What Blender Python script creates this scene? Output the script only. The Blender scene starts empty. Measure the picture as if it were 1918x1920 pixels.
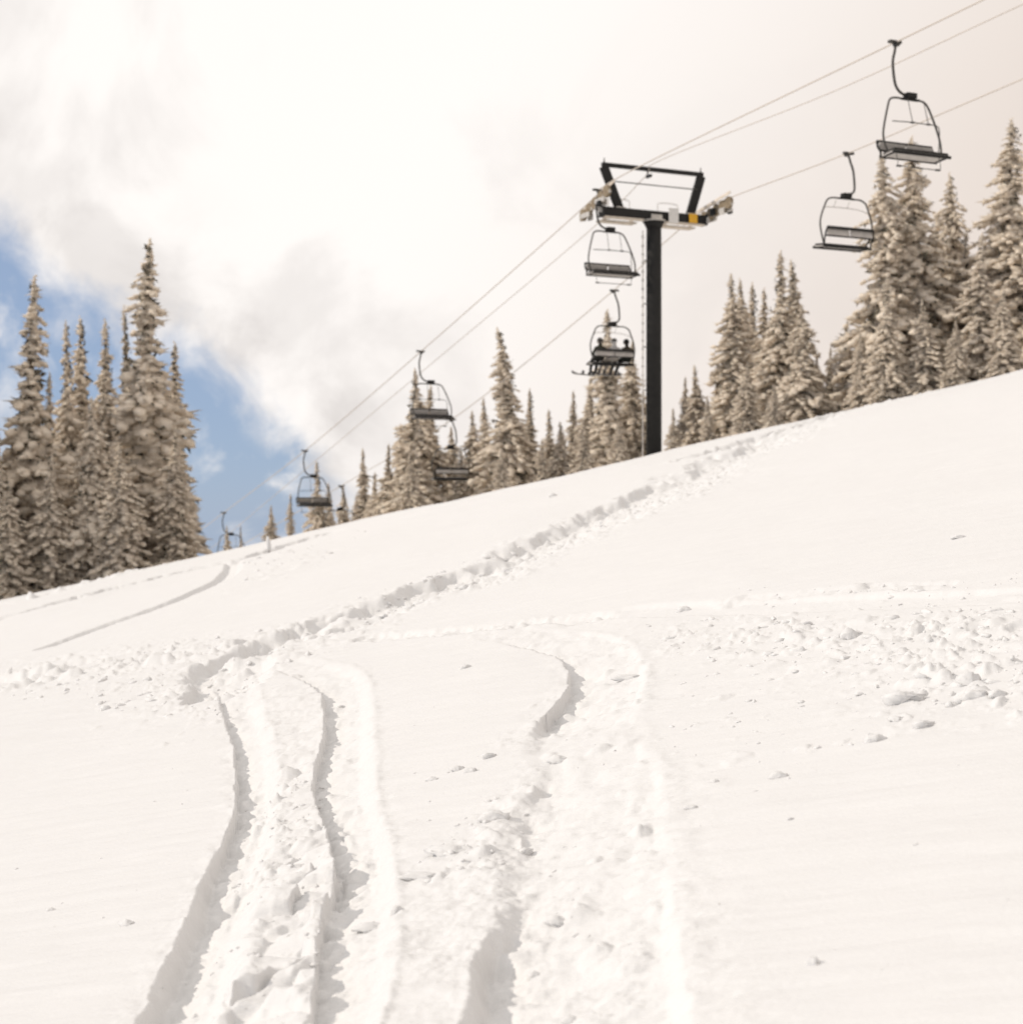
import bpy, bmesh, math, random
import numpy as np
from mathutils import Vector, Matrix

rng = np.random.default_rng(7)
random.seed(7)
scene = bpy.context.scene
C = scene.collection

# ------------------------------------------------------------------ camera, sky, sun, exposure
F = 3000.0            # focal length in pixels of a 1918 px wide frame
CX, CY = 959.0, 960.0
cam = bpy.data.cameras.new('camera')
cam_o = bpy.data.objects.new('camera', cam)
C.objects.link(cam_o)
cam.sensor_width = 36.0
cam.lens = F / 1918.0 * 36.0
cam.clip_start = 0.1
cam.clip_end = 3000.0
cam_o.location = (0, 0, 0)
cam_o.rotation_euler = (math.radians(90), 0, 0)
cam.dof.use_dof = True
cam.dof.focus_distance = 9.0
cam.dof.aperture_fstop = 3.0
scene.camera = cam_o

SUN_AZ = math.radians(-98.0)     # from the view direction (+Y), negative to the left
SUN_EL = math.radians(27.0)
sun_dir = Vector((math.sin(SUN_AZ) * math.cos(SUN_EL), math.cos(SUN_AZ) * math.cos(SUN_EL), math.sin(SUN_EL)))
sun = bpy.data.lights.new('sun', 'SUN')
sun.energy = 2.75
sun.angle = math.radians(0.8)
sun.color = (1.0, 0.91, 0.80)
sun_o = bpy.data.objects.new('sun', sun)
C.objects.link(sun_o)
sun_o.location = (0, 0, 60)
sun_o.rotation_euler = sun_dir.to_track_quat('Z', 'Y').to_euler()

scene.view_settings.view_transform = 'Standard'
scene.view_settings.look = 'None'
scene.view_settings.gamma = 1.0
scene.view_settings.exposure = 0.0
scene.cycles.use_denoising = True
scene.cycles.max_bounces = 5
scene.cycles.diffuse_bounces = 3


FOFF = 3.4


class NT:
    def __init__(self, tree):
        self.t = tree
    def n(self, kind, **kw):
        nd = self.t.nodes.new(kind)
        for k, v in kw.items():
            setattr(nd, k, v)
        return nd
    def l(self, a, b):
        self.t.links.new(a, b)
    def val(self, sock, v):
        if isinstance(v, bpy.types.NodeSocket):
            self.l(v, sock)
        else:
            sock.default_value = v
    def math(self, op, a, b=None, clamp=False):
        m = self.n('ShaderNodeMath', operation=op, use_clamp=clamp)
        self.val(m.inputs[0], a)
        if b is not None:
            self.val(m.inputs[1], b)
        return m.outputs[0]
    def dot(self, a, v):
        m = self.n('ShaderNodeVectorMath', operation='DOT_PRODUCT')
        self.l(a, m.inputs[0])
        m.inputs[1].default_value = v
        return m.outputs['Value']
    def noise(self, vec, scale, detail=4, rough=0.55, dist=0.0):
        m = self.n('ShaderNodeTexNoise')
        if vec is not None:
            self.l(vec, m.inputs['Vector'])
        m.inputs['Scale'].default_value = scale
        m.inputs['Detail'].default_value = detail
        m.inputs['Roughness'].default_value = rough
        m.inputs['Distortion'].default_value = dist
        return m.outputs['Fac']
    def ramp(self, fac, stops, interp='LINEAR'):
        r = self.n('ShaderNodeValToRGB')
        r.color_ramp.interpolation = interp
        e = r.color_ramp.elements
        while len(e) < len(stops):
            e.new(0.5)
        for el, (p, c) in zip(e, stops):
            el.position = p
            el.color = (*c, 1) if len(c) == 3 else c
        self.l(fac, r.inputs[0])
        return r.outputs[0]
    def smooth(self, x, a, b):
        m = self.n('ShaderNodeMapRange', interpolation_type='SMOOTHSTEP')
        self.l(x, m.inputs[0])
        m.inputs[1].default_value = a
        m.inputs[2].default_value = b
        return m.outputs[0]
    def mix(self, fac, a, b):
        m = self.n('ShaderNodeMix', data_type='RGBA')
        self.val(m.inputs[0], fac)
        self.val(m.inputs[6], a)
        self.val(m.inputs[7], b)
        return m.outputs[2]


world = bpy.data.worlds.new('World')
scene.world = world
world.use_nodes = True
world.node_tree.nodes.clear()
w = NT(world.node_tree)
coord = w.n('ShaderNodeTexCoord').outputs['Generated']
sky = w.n('ShaderNodeTexSky', sky_type='NISHITA')
sky.sun_disc = False
sky.sun_elevation = SUN_EL
sky.sun_rotation = SUN_AZ
sky.altitude = 3000
sky.air_density = 1.0
sky.dust_density = 1.6
bg_sky = w.n('ShaderNodeBackground')
w.l(w.mix(0.74, sky.outputs[0], (4.3, 5.6, 8.1, 1)), bg_sky.inputs[0])
bg_sky.inputs[1].default_value = 0.083
# edge of the cloud bank: a plane through the viewer, ragged with noise
p1 = Vector((-959, 3000, 560)); p2 = Vector((-319, 3000, 130))
nrm = p2.cross(p1).normalized()
if nrm.z > 0:
    nrm = -nrm
d1 = w.dot(coord, tuple(nrm))
p3 = Vector((-370, 3000, 200)); p4 = Vector((-275, 3000, -40))
nr2 = p3.cross(p4).normalized()
if nr2.x > 0:
    nr2 = -nr2
d2 = w.dot(coord, tuple(nr2))
n_big = w.noise(coord, 9.0, 6, 0.56, 0.3)
n_mid = w.noise(coord, 22.0, 5, 0.6, 0.6)
rag = w.math('ADD', w.math('MULTIPLY', w.math('SUBTRACT', n_big, 0.5), 0.10), w.math('MULTIPLY', w.math('SUBTRACT', n_mid, 0.5), 0.05))
e1 = w.smooth(w.math('ADD', d1, rag), -0.012, 0.030)
e2 = w.smooth(w.math('ADD', d2, rag), -0.012, 0.030)
hole = w.math('MULTIPLY', e1, e2)
wisp = w.smooth(w.noise(coord, 13.0, 7, 0.62, 0.8), 0.50, 0.72)
hole = w.math('MULTIPLY', hole, w.math('SUBTRACT', 1.0, w.math('MULTIPLY', wisp, 0.75)))
# cloud brightness: thinner and brighter towards the sun, soft grey folds
toward = w.dot(coord, tuple(sun_dir))
glow = w.smooth(toward, -0.40, 0.04)
foff = w.n('ShaderNodeVectorMath', operation='ADD')
w.l(coord, foff.inputs[0])
foff.inputs[1].default_value = (0.0, FOFF, 0.0)
fold = w.math('MULTIPLY', w.smooth(w.noise(foff.outputs[0], 7.0, 6, 0.55, 0.5), 0.46, 0.64), w.math('ADD', 0.15, w.math('MULTIPLY', w.smooth(d1, -0.32, -0.02), 0.95)))
edge = w.math('MULTIPLY', w.smooth(d1, -0.10, 0.0), w.smooth(w.noise(coord, 14.0, 5, 0.55, 0.4), 0.42, 0.66))
shade = w.math('ADD', w.math('MULTIPLY', fold, 0.5), w.math('MULTIPLY', edge, 0.7), clamp=True)
ccol = w.mix(glow, (0.79, 0.69, 0.62, 1), (1.04, 0.995, 0.96, 1))
ccol = w.mix(w.math('MULTIPLY', shade, 0.72), ccol, (0.66, 0.62, 0.60, 1))
bg_cloud = w.n('ShaderNodeBackground')
w.l(ccol, bg_cloud.inputs[0])
bg_cloud.inputs[1].default_value = 1.0
mx = w.n('ShaderNodeMixShader')
w.l(hole, mx.inputs[0])
w.l(bg_cloud.outputs[0], mx.inputs[1])
w.l(bg_sky.outputs[0], mx.inputs[2])
w.l(mx.outputs[0], w.n('ShaderNodeOutputWorld').inputs[0])


# ------------------------------------------------------------------ materials
def new_mat(name):
    m = bpy.data.materials.new(name)
    m.use_nodes = True
    m.node_tree.nodes.clear()
    t = NT(m.node_tree)
    out = t.n('ShaderNodeOutputMaterial')
    bs = t.n('ShaderNodeBsdfPrincipled')
    t.l(bs.outputs[0], out.inputs[0])
    return m, t, bs


def mat_snow(name, tint=(0.674, 0.666, 0.658), bump=1.0):
    m, t, bs = new_mat(name)
    co = t.n('ShaderNodeTexCoord').outputs['Object']
    n1 = t.noise(co, 3.0, 4)
    col = t.mix(t.smooth(n1, 0.3, 0.7), (*[c * 0.985 for c in tint], 1), (*tint, 1))
    t.l(col, bs.inputs['Base Color'])
    bs.inputs['Roughness'].default_value = 0.62
    bs.inputs['Specular IOR Level'].default_value = 0.25
    mp = t.n('ShaderNodeMapping')
    mp.inputs['Scale'].default_value = (3.0, 14.0, 6.0)
    mp.inputs['Rotation'].default_value = (0, 0, math.radians(-18))
    t.l(co, mp.inputs[0])
    wind = t.noise(mp.outputs[0], 2.2, 5, 0.6)
    fine = t.noise(co, 55.0, 4, 0.65)
    grain = t.noise(co, 260.0, 2, 0.6)
    h = t.math('ADD', t.math('MULTIPLY', wind, 0.012), t.math('ADD', t.math('MULTIPLY', fine, 0.0045), t.math('MULTIPLY', grain, 0.0016)))
    b = t.n('ShaderNodeBump')
    b.inputs['Strength'].default_value = 0.55 * bump
    b.inputs['Distance'].default_value = 1.0
    t.l(h, b.inputs['Height'])
    t.l(b.outputs[0], bs.inputs['Normal'])
    return m


def mat_plain(name, col, rough=0.5, metal=0.0, var=0.25, scale=9.0, spec=0.4):
    m, t, bs = new_mat(name)
    co = t.n('ShaderNodeTexCoord').outputs['Object']
    n1 = t.noise(co, scale, 5, 0.6)
    c = t.mix(t.smooth(n1, 0.25, 0.75), (*[x * (1 - var) for x in col], 1), (*[min(1, x * (1 + var)) for x in col], 1))
    t.l(c, bs.inputs['Base Color'])
    bs.inputs['Roughness'].default_value = rough
    bs.inputs['Metallic'].default_value = metal
    bs.inputs['Specular IOR Level'].default_value = spec
    return m


def mat_rime():
    m, t, bs = new_mat('rime')
    co = t.n('ShaderNodeTexCoord').outputs['Object']
    geo = t.n('ShaderNodeNewGeometry')
    info = t.n('ShaderNodeObjectInfo')
    isl = geo.outputs['Random Per Island']
    # frosted needles: the coat thins out to bare needles in small patches
    patch = t.noise(co, 5.5, 4, 0.7)
    bare = t.math('ADD', patch, t.math('MULTIPLY', t.math('SUBTRACT', isl, 0.5), 0.30))
    bare = t.math('ADD', bare, t.math('MULTIPLY', t.math('SUBTRACT', info.outputs['Random'], 0.5), 0.10))
    k = t.math('MULTIPLY', t.smooth(bare, 0.62, 0.84), 0.62)
    c = t.mix(t.math('MULTIPLY', isl, 0.6), (0.98, 0.88, 0.745, 1), (0.93, 0.82, 0.685, 1))
    c = t.mix(k, c, (0.50, 0.42, 0.33, 1))
    t.l(c, bs.inputs['Base Color'])
    bs.inputs['Roughness'].default_value = 0.8
    bs.inputs['Specular IOR Level'].default_value = 0.1
    fine = t.noise(co, 16.0, 4, 0.7)
    b = t.n('ShaderNodeBump')
    b.inputs['Strength'].default_value = 0.6
    b.inputs['Distance'].default_value = 0.12
    t.l(fine, b.inputs['Height'])
    t.l(b.outputs[0], bs.inputs['Normal'])
    # frost lets some light through
    tr = t.n('ShaderNodeBsdfTranslucent')
    t.l(c, tr.inputs[0])
    mxs = t.n('ShaderNodeMixShader')
    mxs.inputs[0].default_value = 0.33
    t.l(bs.outputs[0], mxs.inputs[1])
    t.l(tr.outputs[0], mxs.inputs[2])
    out = [n for n in m.node_tree.nodes if n.type == 'OUTPUT_MATERIAL'][0]
    t.l(mxs.outputs[0], out.inputs[0])
    return m


M = {}
M['snow'] = mat_snow('snow')
M['lump'] = mat_snow('snow_lump', bump=0.8)
M['rime'] = mat_rime()
M['needle'] = mat_plain('needles', (0.13, 0.115, 0.088), 0.8, var=0.5, scale=4.0, spec=0.1)
M['bark'] = mat_plain('bark', (0.10, 0.078, 0.06), 0.9, var=0.4, scale=14.0, spec=0.1)
M['steel'] = mat_plain('dark_painted_steel', (0.010, 0.009, 0.008), 0.7, 0.0, 0.35, 3.0, 0.35)
M['tube'] = mat_plain('weathered_tube', (0.050, 0.046, 0.040), 0.45, 0.2, 0.3, 8.0)
M['galv'] = mat_plain('galvanised_steel', (0.50, 0.47, 0.43), 0.5, 0.25, 0.2, 8.0)
M['pale'] = mat_plain('pale_frosted_metal', (0.62, 0.54, 0.45), 0.7, 0.0, 0.2, 8.0)
M['rubber'] = mat_plain('wheel_rubber', (0.22, 0.17, 0.11), 0.7, 0.0, 0.35, 20.0)
M['pad'] = mat_plain('seat_pad', (0.022, 0.020, 0.018), 0.65, 0.0, 0.3, 12.0, 0.25)
M['pan'] = mat_plain('seat_pan', (0.42, 0.39, 0.36), 0.55, 0.1, 0.15, 6.0)
M['rope'] = mat_plain('wire_rope', (0.50, 0.44, 0.38), 0.6, 0.0, 0.04, 2.0)
M['yellow'] = mat_plain('yellow_sign', (0.62, 0.33, 0.025), 0.5, 0.0, 0.05, 3.0)
M['skin'] = mat_plain('skin', (0.50, 0.33, 0.25), 0.6, 0, 0.05)
M['boot'] = mat_plain('boot', (0.03, 0.028, 0.027), 0.6)
M['board'] = mat_plain('board', (0.06, 0.055, 0.05), 0.35)


def mat_sign():
    m, t, bs = new_mat('worn_sign_plate')
    co = t.n('ShaderNodeTexCoord').outputs['Object']
    sep = t.n('ShaderNodeSeparateXYZ')
    t.l(co, sep.inputs[0])
    mp = t.n('ShaderNodeMapping')
    mp.inputs['Scale'].default_value = (22.0, 1.0, 11.0)
    t.l(co, mp.inputs[0])
    smudge = t.smooth(t.noise(mp.outputs[0], 1.0, 3, 0.6), 0.52, 0.68)
    top = t.smooth(sep.outputs[2], -0.02, 0.06)
    k = t.math('MULTIPLY', smudge, t.math('ADD', t.math('MULTIPLY', top, 0.5), 0.10))
    t.l(t.mix(k, (0.60, 0.58, 0.55, 1), (0.16, 0.15, 0.14, 1)), bs.inputs['Base Color'])
    bs.inputs['Roughness'].default_value = 0.5
    return m


M['sign'] = mat_sign()


# ------------------------------------------------------------------ generic helpers
def tag(o, label=None, cat=None, group=None, kind=None):
    if label: o['label'] = label
    if cat: o['category'] = cat
    if group: o['group'] = group
    if kind: o['kind'] = kind
    return o


def empty(name, loc=(0, 0, 0), rz=0.0):
    o = bpy.data.objects.new(name, None)
    C.objects.link(o)
    o.location = loc
    o.rotation_euler = (0, 0, rz)
    o.empty_display_size = 0.3
    return o


def link_mesh(name, me, parent=None):
    o = bpy.data.objects.new(name, me)
    C.objects.link(o)
    if parent is not None:
        o.parent = parent
    return o


def copy_tree(o, parent=None):
    c = o.copy()
    C.objects.link(c)
    c.parent = parent
    for ch in o.children:
        copy_tree(ch, c)
    return c


def np_mesh(name, verts, faces_flat, sizes, mats=None, smooth=True, mat_idx=None):
    me = bpy.data.meshes.new(name)
    nv = len(verts)
    me.vertices.add(nv)
    me.vertices.foreach_set('co', np.asarray(verts, dtype=np.float32).ravel())
    me.loops.add(len(faces_flat))
    me.loops.foreach_set('vertex_index', np.asarray(faces_flat, dtype=np.int32))
    nf = len(sizes)
    starts = np.zeros(nf, dtype=np.int32)
    starts[1:] = np.cumsum(sizes)[:-1]
    me.polygons.add(nf)
    me.polygons.foreach_set('loop_start', starts)
    me.polygons.foreach_set('loop_total', np.asarray(sizes, dtype=np.int32))
    if smooth:
        me.polygons.foreach_set('use_smooth', np.ones(nf, dtype=bool))
    if mat_idx is not None:
        me.polygons.foreach_set('material_index', np.asarray(mat_idx, dtype=np.int32))
    for m in (mats or []):
        me.materials.append(m)
    me.update(calc_edges=True)
    return me


class MB:
    """collects boxes, tubes and prisms, then builds ONE mesh"""
    def __init__(self):
        self.bm = bmesh.new()
    def box(self, c, s, rot=None, bevel=0.0):
        r = bmesh.ops.create_cube(self.bm, size=1.0)
        vs = r['verts']
        mt = Matrix.Translation(Vector(c)) @ (rot.to_4x4() if rot is not None else Matrix()) @ Matrix.Diagonal((*s, 1))
        bmesh.ops.transform(self.bm, matrix=mt, verts=vs)
        if bevel:
            es = list({e for v in vs for e in v.link_edges})
            bmesh.ops.bevel(self.bm, geom=es, offset=bevel, segments=2, affect='EDGES', profile=0.6)
        return self
    def bar(self, a, b, wx, wz, bevel=0.0):
        a, b = Vector(a), Vector(b)
        d = b - a
        q = d.to_track_quat('Z', 'Y').to_matrix()
        return self.box((a + b) / 2, (wx, wz, d.length), q, bevel)
    def tube(self, pts, r, seg=10, closed_ends=True):
        pts = [Vector(p) for p in pts]
        rs = r if isinstance(r, (list, tuple)) else [r] * len(pts)
        rings = []
        up = None
        for i, p in enumerate(pts):
            if i == 0: d = pts[1] - pts[0]
            elif i == len(pts) - 1: d = pts[-1] - pts[-2]
            else: d = (pts[i + 1] - pts[i]).normalized() + (pts[i] - pts[i - 1]).normalized()
            d.normalize()
            if up is None:
                up = Vector((0, 0, 1)) if abs(d.z) < 0.9 else Vector((0, 1, 0))
            sx = d.cross(up)
            if sx.length < 1e-4:
                sx = d.cross(Vector((1, 0, 0)))
            sx.normalize()
            up = sx.cross(d).normalized()
            rings.append([self.bm.verts.new(p + (sx * math.cos(2 * math.pi * k / seg) + up * math.sin(2 * math.pi * k / seg)) * rs[i]) for k in range(seg)])
        for a, b in zip(rings, rings[1:]):
            for k in range(seg):
                f = self.bm.faces.new((a[k], a[(k + 1) % seg], b[(k + 1) % seg], b[k]))
                f.smooth = True
        if closed_ends:
            self.bm.faces.new(list(reversed(rings[0])))
            self.bm.faces.new(rings[-1])
        return self
    def build(self, name, mat, parent=None):
        bmesh.ops.recalc_face_normals(self.bm, faces=self.bm.faces)
        me = bpy.data.meshes.new(name)
        self.bm.to_mesh(me)
        self.bm.free()
        me.materials.append(mat)
        return link_mesh(name, me, parent)


def spline(pts, n=8):
    """Catmull-Rom through the points"""
    P = [Vector(p) for p in pts]
    P = [P[0] * 2 - P[1]] + P + [P[-1] * 2 - P[-2]]
    out = []
    for i in range(1, len(P) - 2):
        for k in range(n):
            t = k / n
            a, b, c, d = P[i - 1], P[i], P[i + 1], P[i + 2]
            out.append(0.5 * ((2 * b) + (c - a) * t + (2 * a - 5 * b + 4 * c - d) * t * t + (3 * b - a - 3 * c + d) * t ** 3))
    out.append(P[-2].copy())
    return out


# ------------------------------------------------------------------ lie of the land
H0, AX, SY, KC, YC, YE = 1.6, 0.2245, 0.0545, 0.00148, 35.0, 100.0


def gbase(x, y):
    x = np.asarray(x, dtype=float); y = np.asarray(y, dtype=float)
    xs = np.where(np.abs(x) > 45, np.sign(x) * (45 + 40 * np.tanh((np.abs(x) - 45) / 40)), x)
    yy = np.clip(y, None, YE)
    z = -H0 + AX * xs + SY * yy - KC * np.clip(yy - YC, 0, None) ** 2
    sl = SY - 2 * KC * (YE - YC)
    return z + sl * np.clip(y - YE, 0, 200) * 0.8


def gp(px, py):
    """ground point (x, y) seen at a photo pixel"""
    u, v = (px - CX) / F, (CY - py) / F
    ys = np.linspace(2.0, 49.0, 4000)
    d = gbase(u * ys, ys) - v * ys
    k = np.argmax(d > 0) if np.any(d > 0) else int(np.argmax(d))
    return (u * ys[k], ys[k])


def at(px, py, Z):
    return Vector(((px - CX) / F * Z, Z, (CY - py) / F * Z))


# ---- noise
def _hash(ix, iy, s):
    h = (ix.astype(np.int64) * 374761393 + iy.astype(np.int64) * 668265263 + s * 2147483647) & 0xFFFFFFFF
    h = ((h ^ (h >> 13)) * 1274126177) & 0xFFFFFFFF
    h = ((h ^ (h >> 16)) * 2246822519) & 0xFFFFFFFF
    return ((h ^ (h >> 15)) & 0xFFFFFF) / float(0x1000000)


def vnoise(x, y, s=0):
    ix, iy = np.floor(x), np.floor(y)
    fx, fy = x - ix, y - iy
    ux, uy = fx * fx * fx * (fx * (fx * 6 - 15) + 10), fy * fy * fy * (fy * (fy * 6 - 15) + 10)
    a, b = _hash(ix, iy, s), _hash(ix + 1, iy, s)
    c, d = _hash(ix, iy + 1, s), _hash(ix + 1, iy + 1, s)
    return (a * (1 - ux) + b * ux) * (1 - uy) + (c * (1 - ux) + d * ux) * uy - 0.5


def fbm(x, y, octv=4, s=0, gain=0.5):
    t = np.zeros_like(x); amp = 1.0
    for k in range(octv):
        t += amp * vnoise(x, y, s + k * 17)
        x, y = x * 2.03 + 11.3, y * 2.03 - 7.1
        amp *= gain
    return t


def domes(x, y, cell, s, dens=0.7, flat=0.58):
    """scattered clods: max over random domes"""
    gx, gy = x / cell, y / cell
    ix, iy = np.floor(gx), np.floor(gy)
    best = np.zeros_like(x)
    for dx in (-1, 0, 1):
        for dy in (-1, 0, 1):
            cx, cy = ix + dx, iy + dy
            ox, oy = cx + _hash(cx, cy, s), cy + _hash(cx, cy, s + 1)
            r = 0.18 + 0.42 * _hash(cx, cy, s + 2) ** 1.5
            on = _hash(cx, cy, s + 3) < dens
            an = _hash(cx, cy, s + 4) * 6.283
            ca, sa = np.cos(an), np.sin(an)
            ex, ey = gx - ox, gy - oy
            e1, e2 = (ex * ca + ey * sa) / r, (-ex * sa + ey * ca) / (r * 0.62)
            q = 1 - (e1 * e1 + e2 * e2)
            h = np.where(on & (q > 0), np.clip(q, 0, 1) ** 0.95 * r * flat * (0.55 + 0.6 * _hash(cx, cy, s + 5)), 0)
            best = np.maximum(best, h)
    return best * cell * np.clip(1 + 0.8 * fbm(gx * 4.2, gy * 4.2, 2, s + 91), 0.6, 1.35)


def slabs(x, y, cell, s):
    """broken crust: tilted plates with cracks"""
    gx, gy = x / cell, y / cell
    ix, iy = np.floor(gx), np.floor(gy)
    f1 = np.full_like(x, 9.0); f2 = np.full_like(x, 9.0); hh = np.zeros_like(x)
    for dx in (-1, 0, 1):
        for dy in (-1, 0, 1):
            cx, cy = ix + dx, iy + dy
            ox, oy = cx + _hash(cx, cy, s), cy + _hash(cx, cy, s + 1)
            ex, ey = gx - ox, gy - oy
            d = np.sqrt(ex * ex + ey * ey)
            hv = _hash(cx, cy, s + 2) - 0.4 + ex * (_hash(cx, cy, s + 3) - 0.5) * 1.6 + ey * (_hash(cx, cy, s + 4) - 0.5) * 1.6
            nb = d < f1
            f2 = np.where(nb, f1, np.minimum(f2, d))
            hh = np.where(nb, hv, hh)
            f1 = np.where(nb, d, f1)
    crack = np.clip((f2 - f1) / 0.10, 0, 1)
    return hh * crack - 0.5 * (1 - crack)


def sstep(a, b, x):
    t = np.clip((x - a) / (b - a), 0, 1)
    return t * t * (3 - 2 * t)


# ---- the grid of the snow sheet: fine where the slope lies near, coarse far out
ys = [3.3]
while ys[-1] < 62:
    y = ys[-1]
    ys.append(y + min(y * y / 3000.0, 0.0037 * y))
near = list(np.linspace(-14, 3.1, 18))
far = list(62 + np.cumsum(np.linspace(1, 26, 40)))
rows = np.array(near + ys + far)
ud = np.linspace(-0.36, 0.36, 610)
uo = 0.36 + np.cumsum(np.linspace(0.004, 0.30, 34))
ucol = np.concatenate([-uo[::-1], ud, uo])
yeff = np.sqrt(np.clip(rows, 2.0, None) ** 2 + 1.0)
X = yeff[:, None] * ucol[None, :]
Y = np.repeat(rows[:, None], len(ucol), axis=1)
Z = gbase(X, Y)
DX = np.zeros_like(Z)       # height of everything pressed into or thrown onto the snow
fx, fy = X.ravel(), Y.ravel()
dz = np.zeros_like(fx)
fine = (fy > 3.0) & (fy < 60) & (np.abs(fx) < 0.365 * np.sqrt(fy * fy + 1))

# soft undulation everywhere
und = 0.10 * fbm(fx / 6.0, fy / 7.0, 3, 3) + 0.020 * fbm(fx / 1.3, fy / 2.0, 3, 5)
dz += und * np.clip(fy / 12.0, 0.12, 1.0)
# wind-brushed surface, a few millimetres
cw, sw = math.cos(math.radians(-18)), math.sin(math.radians(-18))
dz += fine * 0.009 * fbm((fx * cw + fy * sw) / 0.55, (-fx * sw + fy * cw) / 0.10, 3, 8)


def poly_dist(x, y, pts, attrs):
    """nearest distance to a polyline, signed (+ = right hand side seen from the camera); attributes interpolated"""
    best = np.full_like(x, 1e9); sg = np.zeros_like(x)
    at_ = [np.zeros_like(x) for _ in attrs]
    for i in range(len(pts) - 1):
        ax, ay = pts[i]; bx, by = pts[i + 1]
        tx, ty = bx - ax, by - ay
        L2 = tx * tx + ty * ty + 1e-12
        t = ((x - ax) * tx + (y - ay) * ty) / L2
        tc = np.clip(t, 0, 1)
        ex, ey = x - (ax + tc * tx), y - (ay + tc * ty)
        d = np.sqrt(ex * ex + ey * ey)
        side = np.sign((x - ax) * (-ty) + (y - ay) * tx)
        nb = d < best
        best = np.where(nb, d, best)
        sg = np.where(nb, side * d, sg)
        for k, a in enumerate(attrs):
            at_[k] = np.where(nb, a[i] + (a[i + 1] - a[i]) * tc, at_[k])
    return sg, at_


def sel(pts, pad):
    P = np.array(pts)
    m = fine & (fx > P[:, 0].min() - pad) & (fx < P[:, 0].max() + pad) & (fy > P[:, 1].min() - pad) & (fy < P[:, 1].max() + pad)
    return np.nonzero(m)[0]


def catmull2(pts, n=4):
    return [tuple(v) for v in spline([Vector(p) for p in pts], n)]


def trench(edges, ragged=0.085, lip=0.005, seed=1, tilt=0.55, wall=(-1.02, -0.94), rwall=(0.30, 1.04)):
    """edges: (left px, right px, py, depth) from far to near"""
    ctr, hw, dep, wl = [], [], [], []
    for l, r, py, dp, *so in edges:
        wl.append(so[0] if so else wall[1])
        a, b = gp(l, py), gp(r, py)
        ctr.append(((a[0] + b[0]) / 2, (a[1] + b[1]) / 2, 0)); hw.append(abs(b[0] - a[0]) / 2); dep.append(dp * 0.74)
    n = 5
    cs = spline([Vector(c) for c in ctr], n)
    t0 = np.arange(len(hw)); t1 = np.linspace(0, len(hw) - 1, len(cs))
    hw = np.interp(t1, t0, hw); dep = np.interp(t1, t0, dep); wl = np.interp(t1, t0, wl)
    pts = [(c.x, c.y) for c in cs]
    ii = sel(pts, 0.8)
    x, y = fx[ii], fy[ii]
    d, (h, dp, wi) = poly_dist(x, y, pts, [hw, dep, wl])
    # ragged edges: the line wanders by a hand's breadth and by grains
    q = d / h + ragged * (1.4 * fbm(x / 0.30, y / 0.45, 3, seed) + 0.55 * fbm(x / 0.09, y / 0.14, 3, seed + 5))
    s1 = sstep(wall[0], wi, q); s2 = 1 - sstep(rwall[0], rwall[1], q)
    fl = 1 - tilt * np.clip((q + 1) / 2, 0, 1)
    ends = sstep(0, 0.25, np.minimum(y - pts[-1][1] + 5, pts[0][1] - y + 0.25))
    dug = s1 * s2
    dz[ii] += -dp * dug * fl * ends
    # the near wall crumbles, dragged lines run across wall and floor
    zone = np.exp(-((np.abs(q) - 0.75) / 0.75) ** 2) * ends * np.clip(dp / 0.08, 0, 1)
    dz[ii] += zone * 0.019 * fbm(x / 0.14 + 1.2 * fbm(x / .3, y / .3, 2, seed + 31), y / 0.045, 4, seed + 33, 0.6) * sstep(-1.04, -0.95, q)
    dz[ii] += zone * np.where(q > 0.2, 0.5, 1.0) * 0.016 * fbm(x / 0.10, y / 0.12, 4, seed + 35, 0.6)
    dz[ii] += 0.5 * dug * domes(x, y, 0.16, seed + 61, 0.35) * ends * (fbm(x / .5, y / .7, 2, seed + 63) > -0.05)
    # scrape lines and clods on the floor
    dz[ii] += dug * ends * (0.016 * fbm(x / 0.30 + 2.5 * fbm(x / .4, y / .4, 2, seed + 8), y / 0.06 + x * 1.5, 4, seed + 9) * (dp / 0.1) + 0.02 * fbm(x / .16, y / .22, 3, seed + 7) + 0.35 * domes(x, y, 0.10, seed + 20, 0.22) * (q > -0.6))
    lipm = np.exp(-((q - 1.12) / 0.14) ** 2)
    dz[ii] += lip * lipm * ends * (0.5 + 1.6 * np.clip(fbm(x / 0.25, y / 0.25, 3, seed + 2) + 0.2, 0, 1))
    return


def poly_mask(pxpoly, soft, seed, wob):
    P = np.array([gp(*p) for p in pxpoly])
    ii = sel(P, soft * 2 + wob)
    x, y = fx[ii], fy[ii]
    x = x + wob * fbm(x / (wob * 4), y / (wob * 5), 3, seed)
    y = y + wob * 1.6 * fbm(x / (wob * 4) + 40, y / (wob * 5), 3, seed + 1)
    inside = np.zeros(len(x), dtype=bool); dmin = np.full(len(x), 1e9)
    n = len(P)
    for i in range(n):
        ax, ay = P[i]; bx, by = P[(i + 1) % n]
        c = ((ay > y) != (by > y)) & (x < (bx - ax) * (y - ay) / (by - ay + 1e-12) + ax)
        inside ^= c
        tx, ty = bx - ax, by - ay
        t = np.clip(((x - ax) * tx + (y - ay) * ty) / (tx * tx + ty * ty + 1e-12), 0, 1)
        dmin = np.minimum(dmin, np.hypot(x - ax - t * tx, y - ay - t * ty))
    m = np.where(inside, 0.5 + 0.5 * np.clip(dmin / soft, 0, 1), 0.5 - 0.5 * np.clip(dmin / soft, 0, 1))
    return ii, m * m * (3 - 2 * m)


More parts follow.
